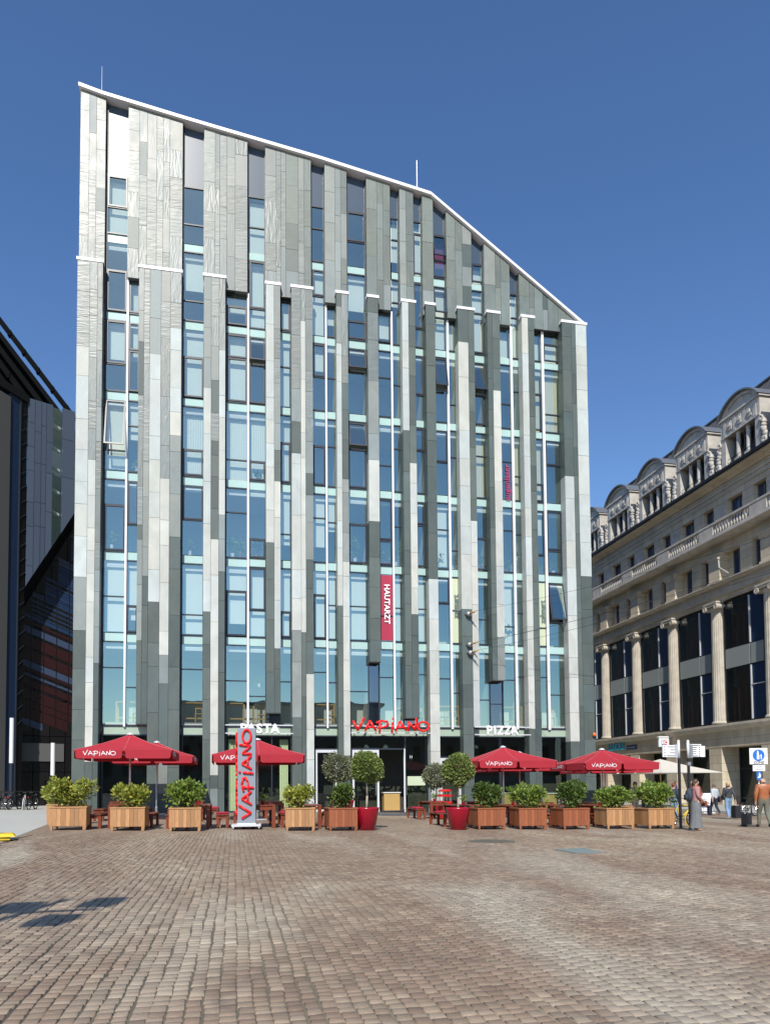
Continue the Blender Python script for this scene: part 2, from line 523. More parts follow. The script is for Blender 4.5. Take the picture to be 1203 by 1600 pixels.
# lettering ------------------------------------------------------------------
def text_mesh(txt, size, name, m, parent=None, depth=.02, bold=0., M=None, loc=None):
    cu = bpy.data.curves.new('t', 'FONT')
    cu.body = txt; cu.size = size; cu.extrude = depth / 2; cu.offset = bold
    cu.align_x = 'CENTER'; cu.align_y = 'CENTER'; cu.resolution_u = 3
    tmp = bpy.data.objects.new('t', cu); COL.objects.link(tmp)
    dg = bpy.context.evaluated_depsgraph_get()
    me = bpy.data.meshes.new_from_object(tmp.evaluated_get(dg))
    bpy.data.objects.remove(tmp); bpy.data.curves.remove(cu)
    me.name = name
    me.materials.clear(); me.materials.append(MATS[m])
    off = Vector(OFF.get(parent.name, (0, 0, 0))) if parent else Vector(loc or (0, 0, 0))
    if M: me.transform(Matrix.Translation(-off) @ M)
    o = bpy.data.objects.new(name, me); COL.objects.link(o)
    if parent: o.parent = parent; OFF[o.name] = tuple(off)
    else: o.location = off
    return o
def frame(o, ux, uy):   # matrix whose text plane has x along ux, y along uy
    ux, uy = Vector(ux).normalized(), Vector(uy).normalized(); n = ux.cross(uy)
    return Matrix(((ux.x, uy.x, n.x, o[0]), (ux.y, uy.y, n.y, o[1]), (ux.z, uy.z, n.z, o[2]), (0, 0, 0, 1)))
def circ(cx, cy, rx, ry, n=18, a0=0, a1=360): return [(cx + rx * math.cos(R(a0 + (a1 - a0) * i / n)), cy + ry * math.sin(R(a0 + (a1 - a0) * i / n))) for i in range(n + 1)]
# hand-brushed lettering as pen strokes on a field about 7.1 wide and 1.3 high
BRUSH = [[(0, .95), (.42, .12), (1.0, 1.25)], [(1.12, .1), (1.55, 1.0), (2.1, .12)], [(1.3, .42), (1.85, .42)],
         [(2.45, -.1), (2.5, .95)], [(2.2, .85), (2.7, 1.02), (3.2, .9), (3.25, .62), (2.9, .42), (2.3, .36)],
         [(3.62, -.05), (3.68, .82)], [(3.72, 1.22), (3.74, 1.24)],
         [(4.0, .1), (4.4, .98), (4.98, .14)], [(4.15, .42), (4.75, .42)],
         [(5.2, .12), (5.22, .95), (5.85, .15), (5.95, 1.2)], circ(6.62, .52, .55, .42)]
def brush(mb, M, sc, th, depth, n=6, mi=0):
    """strokes drawn as flattened round bars; M maps the plane (x right, y up, z out)"""
    for st in BRUSH:
        for (ax, ay), (bx, by) in zip(st, st[1:]):
            a, b = Vector((ax, ay, 0)) * sc, Vector((bx, by, 0)) * sc
            d = b - a
            if d.length < 1e-6: continue
            d.normalize(); nn = Vector((-d.y, d.x, 0))
            e = d * th * .3
            ring = [(math.cos(2 * math.pi * k / n + .3) * th, math.sin(2 * math.pi * k / n + .3) * depth) for k in range(n)]
            vs = [M @ (p + nn * u + Vector((0, 0, depth + v))) for p in (a - e, b + e) for u, v in ring]
            fs = [(i, (i + 1) % n, n + (i + 1) % n, n + i) for i in range(n)] + [tuple(range(n))[::-1], tuple(range(n, 2 * n))]
            mb.add(vs, fs, mi)
        for p in st[:1] + st[-1:]:
            q = M @ (Vector((p[0], p[1], 0)) * sc + Vector((0, 0, depth)))
            mb.ball(q, th * .95, th * .95, th * .95, 6, 4, mi) if depth > .01 else None
# ---------------------------------------------------------------- ground
def sheet(name, pts, m, lift=0., kind='structure'):
    """flat-lying polygon cut where the square's slope ends (x = -12 and x = 30)"""
    bm = bmesh.new()
    bm.faces.new([bm.verts.new((x, y, 0)) for x, y in pts])
    for cx in (-12, 30):
        bmesh.ops.bisect_plane(bm, geom=bm.verts[:] + bm.edges[:] + bm.faces[:], plane_co=(cx, 0, 0), plane_no=(1, 0, 0))
    for v in bm.verts: v.co.z = gz(v.co.x) + lift
    me = bpy.data.meshes.new(name); bm.to_mesh(me); bm.free()
    me.materials.append(MATS[m])
    o = bpy.data.objects.new(name, me); COL.objects.link(o)
    return tag(o, kind=kind)
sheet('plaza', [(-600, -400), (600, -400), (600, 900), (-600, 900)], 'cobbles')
sheet('path', [(-60, -20), (-3.4, -20), (-4.6, 9), (-5.5, 19.5), (-6.3, 26.8), (-7.5, 38), (-7.5, 70), (-60, 70)], 'concrete', .004)
sheet('road_gutter', [(28.0, 15), (28.4, 15), (28.4, 90), (28.0, 90)], 'kerb_stone', .004)
mb = MB(); zk = gz(30)
mb.add([(28.4, 15, gz(28.4)), (28.4, 90, gz(28.4)), (28.4, 90, zk + .11), (28.4, 15, zk + .11), (28.55, 15, zk + .13), (28.55, 90, zk + .13), (40, 90, zk + .13), (40, 15, zk + .13)],
       [(0, 3, 2, 1), (3, 4, 5, 2), (4, 7, 6, 5)])
tag(mb.build('pavement', 'pavement_slabs'), kind='structure')
import numpy as np
nr = np.random.default_rng(4)
left = lambda y: max(-.30 * y - 4.0, -4.25 - .055 * y if y > 8 else -9)
V, Fc = [], []
x = -9.0; k0 = 0
while x < 23.5:
    wcol = .101 * (1 + .03 * nr.standard_normal()); gap = max(.004, .009 + .003 * nr.standard_normal() - .0007 * x)
    drift = nr.uniform(0, 6.28); y = 3.2 + nr.uniform(0, .1)
    while y < 21.5:
        ln = float(nr.uniform(.085, .135)); y1 = y + ln
        if left(y) < x < .86 * y + 4.6 and not (y > 16.9 and y < 18.6 and (x - 6.42) ** 2 + (y - 17.75) ** 2 < .43) and not (6.9 < x < 7.8 and 14.2 < y < 15.5):
            jx = .006 * math.sin(y * 2.1 + drift) + .004 * math.sin(y * 9 + drift * 2) + float(nr.normal(0, .0022)); gy = .004
            xa, xb = x + jx + gap * .5, x + jx + wcol - gap * .5; ya, yb = y + gy * .5, y1 - gy * .5
            z = gz(x) + .012 + float(nr.normal(0, .0012)); tx, ty = nr.normal(0, .014, 2); b = .0065
            cx, cy = (xa + xb) / 2, (ya + yb) / 2
            s1, s2, s3, s4 = nr.normal(0, .0022, 4)
            lo = [(xa + s1, ya + s2, z - .02), (xb + s3, ya + s4, z - .02), (xb + s1, yb + s3, z - .02), (xa + s2, yb + s4, z - .02)]
            md = [(p[0], p[1], z - .006 + (p[0] - cx) * tx + (p[1] - cy) * ty) for p in lo]
            tp = [(p[0] + (b if p[0] < cx else -b), p[1] + (b if p[1] < cy else -b), z + (p[0] - cx) * tx + (p[1] - cy) * ty) for p in lo]
            V += lo + md + tp
            o = k0; k0 += 12
            for i in range(4):
                j = (i + 1) % 4
                Fc.append((o + i, o + j, o + 4 + j, o + 4 + i)); Fc.append((o + 4 + i, o + 4 + j, o + 8 + j, o + 8 + i))
            Fc.append((o + 8, o + 9, o + 10, o + 11))
        y = y1
    x += wcol
me = bpy.data.meshes.new('cobblestones')
me.vertices.add(len(V)); me.vertices.foreach_set('co', np.array(V, dtype=np.float32).ravel())
Fa = np.array(Fc, dtype=np.int32)
me.loops.add(Fa.size); me.loops.foreach_set('vertex_index', Fa.ravel())
me.polygons.add(len(Fa)); me.polygons.foreach_set('loop_start', np.arange(0, Fa.size, 4, dtype=np.int32))
me.update(calc_edges=True); me.validate()
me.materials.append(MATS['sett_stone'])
o = bpy.data.objects.new('cobblestones', me); COL.objects.link(o)
tag(o, 'small uneven red brown setts paving the near part of the square', 'cobblestones', kind='stuff')
sheet('joint_bed', [(-6.5, 3), (-3.9, 3), (-4.0, 6), (22, 21.4), (22, 21.6), (-5.5, 21.6), (-5.5, 18)] if False else [(-9, 3.1), (7.4, 3.1), (23, 21.6), (-5.45, 21.6), (-5.45, 20), (-4.6, 9)], 'joint_sand', .0035)
mb = MB()
mb.lathe([(.0, .0), (.58, 0), (.6, .008), (.6, -.02)][::-1] + [], (0, 0, 0), 36)
for k in range(-4, 5):
    for j in range(-4, 5):
        if k * k + j * j < 18: mb.box(k * .115 - .035, k * .115 + .035, j * .115 - .035, j * .115 + .035, .002, .012)
o = mb.build('manhole_cover', 'cast_iron'); o.location = (6.42, 17.75, gz(6.42) + .014)
tag(o, 'round cast iron manhole cover set in the red cobbles', 'manhole cover')
mb = MB()
q = [(6.97, 15.2), (7.04, 14.26), (7.73, 14.32), (7.78, 15.44)]
mb.poly([(x, y, gz(x) + .004) for x, y in q], (0, 0, .016))
for i in range(11):
    t0, t1 = (i + .25) / 11, (i + .75) / 11
    a = [(q[0][0] + (q[1][0] - q[0][0]) * t, q[0][1] + (q[1][1] - q[0][1]) * t) for t in (t0, t1)]
    b = [(q[3][0] + (q[2][0] - q[3][0]) * t, q[3][1] + (q[2][1] - q[3][1]) * t) for t in (t0, t1)]
    mb.poly([(x, y, gz(x) + .0205) for x, y in (a[0], a[1], b[1], b[0])], (0, 0, .006))
tag(mb.build('drain_grate', 'drain_metal', loc=(7.3, 14.8, gz(7.3))), 'grey green rectangular metal drain cover lying in the cobbles', 'drain cover')
tag(sheet('doormat', [(7.0, 34.3), (9.9, 34.3), (9.6, 37.6), (6.4, 37.6)], 'doormat_dark', .006, None), 'dark grey doormat lying before the open glass entrance door', 'doormat')

# ---------------------------------------------------------------- office building
YF, YU, YG = 38.0, 38.32, 38.65        # lower piers, upper cladding, glazing
ZCAP = 28.4
LV = [4.8 + 4.2 * n for n in range(8)]
ob = empty('office_building', (6, 38, .2), 'tall slate clad office block with sloping roofline and vertical glass strips', 'building', world=True)
TONE = {'P': 0, 'M': 1, 'D': 2, 'T': 3, 'U': 4}
SM = ['pale_stone', 'mid_stone', 'dark_stone', 'rippled_stone', 'upper_stone', 'joint']
def tiles(mb, x0, x1, z0, z1, yf, yb, tones, r, ztopf=None):
    """one column of stone slabs with open joints in front of a dark backing"""
    z = z0; first = True
    hs = [1.25, 1.6, 1.6, 2.0, 2.35, 2.9] if x1 - x0 > .3 else [1.5, 1.9, 2.4, 2.9, 3.2]
    zb = sorted({t[1] for t in tones if t[1] > z0}, reverse=False)
    while z < z1 - .02:
        h = r.choice(hs) * (r.random() * .2 + .9)
        z2 = z + h
        for b in zb:
            if z + .3 < b < z2 + .55: z2 = b; break
        if z1 - z2 < .7: z2 = z1
        zm = (z + z2) / 2
        tn = tones[-1][0]
        for t, b in tones:
            if zm > b: tn = t; break
        if tn == 'T' and r.random() < .10: tn = 'M'
        if tn == 'M' and r.random() < .12: tn = 'D'
        if tn == 'U' and r.random() < .10: tn = 'M'
        g = .007; j = r.uniform(-.006, .006)
        a = [(x0 + g, yf + j, z + g), (x1 - g, yf + j, z + g), (x1 - g, yb, z + g), (x0 + g, yb, z + g)]
        if ztopf: t0, t1 = min(z2, ztopf(x0) - .01), min(z2, ztopf(x1) - .01)
        else: t0 = t1 = z2
        if t0 > z + .05 or t1 > z + .05:
            t0, t1 = max(t0, z + .03), max(t1, z + .03)
            a += [(x0 + g, yf + j, t0 - g), (x1 - g, yf + j, t1 - g), (x1 - g, yb, t1 - g), (x0 + g, yb, t0 - g)]
            mb.hexa(a, TONE[tn])
        z = z2
PIERS = [
 [(-7.81,-7.21,0,[('T',23.9),('P',12.1),('M',7.5),('D',-1)]),(-7.21,-6.84,0,[('T',18.1),('P',2.9),('D',-1)]),(-6.84,-6.59,0,[('T',12.5),('M',7.8),('D',-1)])],
 [(-4.83,-4.57,4.8,[('T',14.9),('M',9.0),('D',-1)]),(-4.57,-4.28,4.8,[('T',18.2),('M',12.3),('D',-1)]),(-4.28,-3.73,0,[('M',23.9),('P',11.0),('D',-1)]),(-3.73,-3.27,0,[('T',17.4),('P',8.3),('M',1.3),('D',-1)]),(-3.27,-2.72,0,[('T',25.4),('P',19.7),('M',14.4),('D',-1)])],
 [(-1.59,-1.21,0,[('M',22.4),('P',10.6),('D',-1)]),(-1.21,-0.81,0,[('T',19.6),('D',14.4),('P',2.2),('M',-1)]),(-0.81,-0.49,0,[('T',24.5),('P',15.7),('M',11.2),('D',-1)])],
 [(1.61,2.04,5.43,[('P',14.4),('D',-1)]),(2.04,2.37,5.43,[('T',23.0),('M',17.7),('P',8.8),('D',-1)])],
 [(2.96,3.45,0,[('T',19.3),('P',9.8),('M',5.2),('D',-1)]),(3.45,3.7,0,[('T',26.6),('P',9.7),('D',-1)]),(3.7,4.1,0,[('T',20.0),('M',13.6),('D',7.5),('P',-1)])],
 [(5.38,5.66,0,[('M',25.6),('P',11.2),('D',-1)]),(5.66,6.02,0,[('T',23.4),('D',18.1),('M',13.6),('P',3.2),('D',-1)])],
 [(7.11,7.7,8.25,[('T',23.7),('M',19.3),('P',15.9),('D',-1)])],
 [(9.04,9.41,5.24,[('P',21.1),('D',-1)]),(9.41,9.8,5.24,[('D',19.3),('P',10.9),('D',-1)])],
 [(10.4,10.94,0,[('D',12.9),('P',-1)])],
 [(12.26,12.86,0,[('D',26.5),('P',11.3),('D',-1)]),(12.86,13.23,4.8,[('D',16.3),('P',-1)])],
 [(14.0,14.3,7.39,[('D',-1)]),(14.3,14.75,7.39,[('D',23.9),('P',9.8),('M',-1)])],
 [(16.08,16.46,0,[('M',28.2),('P',4.7),('D',-1)]),(16.46,16.84,0,[('D',-1)])],
 [(18.56,19.13,0,[('D',19.3),('P',4.0),('D',-1)]),(19.13,19.41,0,[('D',-1)]),(19.41,20.09,0,[('P',13.5),('D',-1)])],
]
r = random.Random(11)
for P in PIERS:
    mb = MB(); n = len(P)
    for i, (x0, x1, zb, tn) in enumerate(P):
        outer = i in (0, n - 1)
        z0 = zb if zb else -.15
        tiles(mb, x0, x1, z0, ZCAP, YF, YG - .02 if outer else YF + .08, tn, r)
        mb.box(x0 + .01, x1 - .01, YF + .03, YG - .04, z0 + .015, ZCAP - .01, 5)
        if zb: mb.box(x0, x1, YF + .01, YG - .02, zb - .03, zb + .004, 5)
    pier = mb.build('stone_pier', SM, ob)
    c = MB(); c.box(P[0][0] - .05, P[-1][1] + .05, YF - .03, YU - .003, ZCAP, ZCAP + .15)
    c.build('cap_flashing', 'white_metal', pier)

ROOF = [(-7.91, 37.98), (-6.73, 37.72), (-2.59, 37.12), (4.59, 36.17), (10.84, 35.16), (19.84, 28.85), (20.2, 28.6)]
def roofz(x):
    for (a, za), (b, zb) in zip(ROOF, ROOF[1:]):
        if x <= b: return za + (zb - za) * (x - a) / (b - a)
    return ROOF[-1][1]
rz = lambda x: roofz(x) - .2
UP = [[-7.82, -7.38, -7.03, -6.58], [-5.46, -4.9, -4.51, -4.03, -3.7, -3.37, -2.72], [-1.62, -1.04, -.8, -.43, 0, .65],
      [1.59, 2.18, 2.42, 2.7, 3.37, 3.69, 4.06], [4.81, 5.38, 5.7, 6.04], [7.14, 7.73, 8.08, 8.49], [9.03, 9.4, 9.83], [10.34, 10.98],
      [11.74, 12.27, 12.68, 13.23], [13.98, 14.65, 14.97, 15.52], [16.09, 16.72, 17.02, 17.54, 17.85, 18.5, 19.0, 19.6]]
for U in UP:
    mb = MB()
    for i, (x0, x1) in enumerate(zip(U, U[1:])):
        x1c = x1
        tn = [('T', -1)] if x1 < 4.5 else ([('U', -1)] if r.random() < .85 else [('M', -1)])
        if x1 < -2.5 and i in (2, 4): tn = [('T', -1)]
        if 1.5 < x1 < 4.5 and i in (3, 5): tn = [('U', -1)]
        zt = max(rz(x0), rz(x1))
        tiles(mb, x0, x1, 28.02, zt, YU, YG - .02 if i in (0, len(U) - 2) else YU + .06, tn, r, rz)
        mb.poly([(x0 + .01, YU + .03, 28.03), (x1 - .01, YU + .03, 28.03), (x1 - .01, YU + .03, max(28.1, rz(x1) - .02)), (x0 + .01, YU + .03, rz(x0) - .02)], (0, .2, 0), 5)
    mb.build('stone_cladding', SM, ob)
mb = MB()
for (a, za), (b, zb) in zip(ROOF, ROOF[1:]):
    mb.hexa([(a, YU - .16, za - .17), (b, YU - .16, zb - .17), (b, YU + 12, zb - .17), (a, YU + 12, za - .17), (a, YU - .16, za), (b, YU - .16, zb), (b, YU + 12, zb), (a, YU + 12, za)])
mb.build('roof_coping', 'white_metal', ob)
# walls of the other sides, floors and rooms
mb = MB()
pts = [(-7.75, -.2)] + [(20.0, -.2)] + [(x, z - .21) for x, z in ROOF[-2::-1] if x > -7.8] + [(-7.75, 37.7)]
for xs, yb in (((-7.74, -7.5), 60), ((19.75, 20.03), 110)):
    zt = roofz(xs[0]) - .25
    mb.box(xs[0], xs[1], YG + .05, yb, -.2, zt)
mb.poly([(x, 60, z) for x, z in pts], (0, .3, 0))
mb.build('side_wall', 'dark_stone', ob)
mb = MB()
mb.poly([(x, 41.6, z - .1) for x, z in pts], (0, .2, 0), 0)
mb.box(-7.45, 19.7, 41.3, 41.4, 0, 4.45, 3)
for z in LV + [33.9]:
    if z > 34.5: continue
    xe = 19.7
    while roofz(xe) < z + .6: xe -= .1
    mb.box(-7.48, xe, YG + .14, 41.55, z - .3, z + .1, 1)
    mb.box(-7.48, xe - .02, YG + .16, 41.53, z + .1, z + .16, 2)
for x in (-4.6, -1.1, 2.0, 3.4, 5.6, 7.4, 9.4, 10.65, 12.6, 14.4, 16.5):
    mb.box(x - .08, x + .08, YG + .5, 41.55, 5, min(33.8, roofz(x) - 1), 0)
mb.box(-7.48, 19.7, YG + .05, 41.55, -.1, gz(0) - .1 + .0, 2)
mb.build('interior', ['room_wall', 'room_ceiling', 'room_floor', 'shop_dark'], ob)

# glazing: (columns, continues up to the roof as column index or None)
BAYS = [([(-6.5, -5.5), (-5.39, -4.85)], 0), ([(-2.65, -1.62)], 0), ([(-.42, .64), (.75, 1.6)], 1), ([(2.4, 2.94)], None),
        ([(4.15, 4.83), (4.93, 5.4)], 0), ([(6.08, 7.1)], 0), ([(7.75, 8.51), (8.62, 9.04)], 1), ([(9.86, 10.4)], 0),
        ([(11.0, 11.75), (11.88, 12.28)], 0), ([(13.3, 14.02)], 0), ([(14.85, 15.56), (15.7, 16.1)], 1), ([(16.95, 17.49), (17.64, 18.6)], None)]
UPX = {0: (-6.5, -5.5), 1: (-2.65, -1.65), 2: (.72, 1.56), 4: (4.13, 4.76), 5: (6.1, 7.08), 6: (8.56, 8.98), 7: (9.88, 10.3), 8: (11.03, 11.7), 9: (13.3, 13.92), 10: (15.58, 16.04)}
r = random.Random(5)
BL = {2: .9, 3: .25, 4: .45, 5: .7, 6: .75, 7: .7}
OPEN = {(0, 0, 4), (2, 1, 5), (5, 0, 5), (5, 0, 4), (8, 0, 5), (9, 0, 5), (11, 1, 2), (8, 0, 6), (8, 0, 7)}
def pane(par, mb, b, ci, x0, x1, z0, z1, lvl, m='window_glass'):
    q = MB()
    q.add([(x0, YG, z0), (x1, YG, z0), (x1, YG, z1), (x0, YG, z1)], [(0, 1, 2, 3)])
    return q.build('window_pane', m, par)
def casement(par, x0, x1, z0, z1, tilt=0., m='window_glass'):
    """opening light with its own thick frame; hinged at the top when tilted out"""
    f, t = MB(), .07
    s = math.tan(R(tilt))
    def y(z): return YG - .03 - (z1 - z) * s
    def bar(xa, xb, za, zb):
        f.hexa([(xa, y(za) - .05, za), (xb, y(za) - .05, za), (xb, y(za) + .02, za), (xa, y(za) + .02, za),
                (xa, y(zb) - .05, zb), (xb, y(zb) - .05, zb), (xb, y(zb) + .02, zb), (xa, y(zb) + .02, zb)])
    bar(x0, x0 + t, z0, z1); bar(x1 - t, x1, z0, z1); bar(x0 + t, x1 - t, z0, z0 + t * 1.1); bar(x0 + t, x1 - t, z1 - t, z1)
    o = f.build('casement', 'frame_metal', par)
    g = MB(); g.add([(x0 + t, y(z0 + t), z0 + t), (x1 - t, y(z0 + t), z0 + t), (x1 - t, y(z1 - t), z1 - t), (x0 + t, y(z1 - t), z1 - t)], [(0, 1, 2, 3)])
    g.build('window_pane', m, par)
def glaze(par, mb, bi, ci, x0, x1, zlo, zhi):
    """one column of lights between zlo and zhi: spandrel at each floor, a transom between"""
    def transom(z, h=.06): mb.box(x0, x1, YG - .05, YG + .06, z - h / 2, z + h / 2)
    for n, z in enumerate(LV):
        za, zb = max(z, zlo), min(z + 4.2, zhi)
        if zb - za < .3: continue
        band = n > 0
        side = (bi + ci + n) % 2
        lo = za
        if band and z >= zlo - .01:
            q = MB(); q.box(x0 + .005, x1 - .005, YG + .01, YG + .05, z + .02, z + .47); q.build('spandrel_panel', 'spandrel_glass', par)
            lo = z + .5
            transom(z + .03 if side else z + .49)
        elif not band: lo = z + .06
        zz = z + r.choice([1.55, 1.9, 2.35, 2.7, 2.9])
        lights = [(lo, zb)]
        if lo + .6 < zz < zb - .5:
            transom(zz); lights = [(lo, zz), (zz, zb)]
        if n == 0 and bi not in (0,): pass
        for k, (a, b) in enumerate(lights):
            film = {(6, 0, 1): 'sign_red_film', (8, 1, 1): 'sign_pale_film', (11, 0, 1): 'sign_pale_film'}.get((bi, ci, n))
            if film:
                q = MB(); q.box(x0 + .02, x1 - .02, YG - .012, YG - .006, a + .04, b - .04); q.build('window_film', film, par)
                pane(par, mb, bi, ci, x0, x1, a, b, n)
                continue
            top = k == len(lights) - 1
            opened = (bi, ci, n + 1) in OPEN and top and b - a > .8
            if opened: casement(par, x0 + .02, x1 - .02, a + .05, b - .05, 13)
            elif n > 0 and b - a > 1.0 and x1 - x0 > .5 and r.random() < .38: casement(par, x0 + .02, x1 - .02, a + .03, b - .03)
            else: pane(par, mb, bi, ci, x0, x1, a, b, n)
        # blinds hang behind whole storeys, drawn to different heights
        lv = n + 1
        p = BL.get(lv, .7 if lv > 7 else 0)
        if bi > 7 and lv == 2: p = .2
        if lv == 3 and bi in (3, 4): p = .9
        if lv == 2 and bi < 5: p = 1.0
        if lv in (4, 5) and 4 <= bi <= 8: p = .3 if lv == 5 else .0
        if lv == 4 and bi in (1, 2, 3): p = 1.0
        if (bi, ci, lv) in ((6, 0, 2), (8, 1, 2), (11, 0, 2)): p = 0
        if p and r.random() < p:
            d = r.choice([.35, .5, .75, .95, .95]) if lv != 2 else r.choice([.8, .97, .97])
            if lv == 4 and bi in (1, 2, 3): d = .97
            zt = zb - .12; zbm = zt - (zt - z - .5) * d
            q = MB()
            mtl = 'roller_blind'
            if lv >= 4 and bi >= 9:
                mtl = 'curtain_cream' if lv < 6 else 'roller_blind'; zbm = z + .5
            if lv == 7 and bi in (5, 8): mtl = 'curtain_plum'
            if mtl != 'roller_blind' or (lv == 4 and bi in (1, 2, 3)):
                k = max(4, int((x1 - x0) / .06)); vs = []
                for i in range(k + 1):
                    xx = x0 + (x1 - x0) * i / k; yy = YG + .32 + .03 * (i % 2)
                    vs += [(xx, yy, zbm), (xx, yy, zt)]
                q.add(vs, [(2 * i, 2 * i + 2, 2 * i + 3, 2 * i + 1) for i in range(k)])
                q.build('curtain', mtl, par)
            else:
                q.box(x0 + .03, x1 - .03, YG + .26, YG + .27, zbm, zt); q.build('window_blind', mtl, par)
for bi, (cols, up) in enumerate(BAYS):
    mb = MB()
    par = mb_frame = None
    root = bpy.data.objects.new('glazing_strip', bpy.data.meshes.new('glazing_strip')); COL.objects.link(root); root.parent = ob
    OFF[root.name] = OFF[ob.name]
    for ci, (x0, x1) in enumerate(cols):
        zhi = 28.05
        if up == ci:
            ux = UPX[bi]; zhi = 33.6
            for dz in (34.2,): pass
            zr = min(rz(ux[0]), rz(ux[1]))
            zp = {8: 33.0, 9: 31.6, 10: 30.1}.get(bi, 33.6)
            zhi = zp
            q = MB(); q.poly([(ux[0], YG + .01, zp + .04), (ux[1], YG + .01, zp + .04), (ux[1], YG + .01, rz(ux[1]) - .02), (ux[0], YG + .01, rz(ux[0]) - .02)], (0, .05, 0))
            q.build('top_panel', 'top_panel', root)
            mb.box(ux[0] - .01, ux[1] + .01, YG - .05, YG + .06, zp - .03, zp + .05)
            mb.box(ux[0] - .05, ux[0], YG - .06, YG + .1, 28.05, rz(ux[0]) - .02); mb.box(ux[1], ux[1] + .05, YG - .06, YG + .1, 28.05, rz(ux[1]) - .02)
        else:
            mb.box(x0, x1, YG - .05, YG + .06, 28.0, 28.06)
        glaze(root, mb, bi, ci, x0, x1, 4.8, zhi)
    xa, xb = cols[0][0], cols[-1][1]
    mb.box(xa - .06, xa, YG - .05, YG + .09, 4.8, 28.05); mb.box(xb, xb + .06, YG - .05, YG + .09, 4.8, 28.05)
    mb.box(xa - .06, xb + .06, YG - .06, YG + .09, 4.72, 4.8)
    if len(cols) == 2:
        m0, m1 = cols[0][1], cols[1][0]
        mb.box(m0, m1, YG - .02, YG + .09, 4.8, 28.05)
        t = MB(); t.box(m0 + .005, m1 - .005, YG - .14, YG - .021, 4.7, 28.1 if not up == 0 else 28.0); t.build('mullion_tube', 'white_metal', root)
    me = bpy.data.meshes.new('glazing_strip'); me.from_pydata([tuple(Vector(p) - Vector(OFF[ob.name])) for p in mb.v], [], mb.f); me.materials.append(MATS['frame_metal'])
    root.data = me
# dark glass under the piers that stop short of the ground
for x0, x1, zb in ((1.66, 2.34, 5.43), (7.16, 7.68, 8.25), (9.1, 9.8, 5.24), (14.05, 14.78, 7.39)):
    q = MB(); q.box(x0 - .04, x1 + .04, YG + .0, YG + .05, 4.8, 4.86)
    for xx in (x0 - .04, x1): q.box(xx, xx + .04, YG, YG + .06, 4.86, zb + .1)
    if zb > 6: q.box(x0, x1, YG, YG + .06, 6.1, 6.16)
    f = q.build('window_frame', 'frame_metal', ob)
    q = MB(); q.add([(x0, YG + .03, 4.86), (x1, YG + .03, 4.86), (x1, YG + .03, zb + .1), (x0, YG + .03, zb + .1)], [(0, 1, 2, 3)]); q.build('window_pane', 'dark_glass', f)
for x, z0, z1 in ((-6.95, 37.9, 40.05), (10.3, 35.2, 37.8)):
    MB().tube((x, 39.2, z0), (x, 39.2, z1), .03, 6, .015).build('lightning_rod', 'grey_metal', ob)
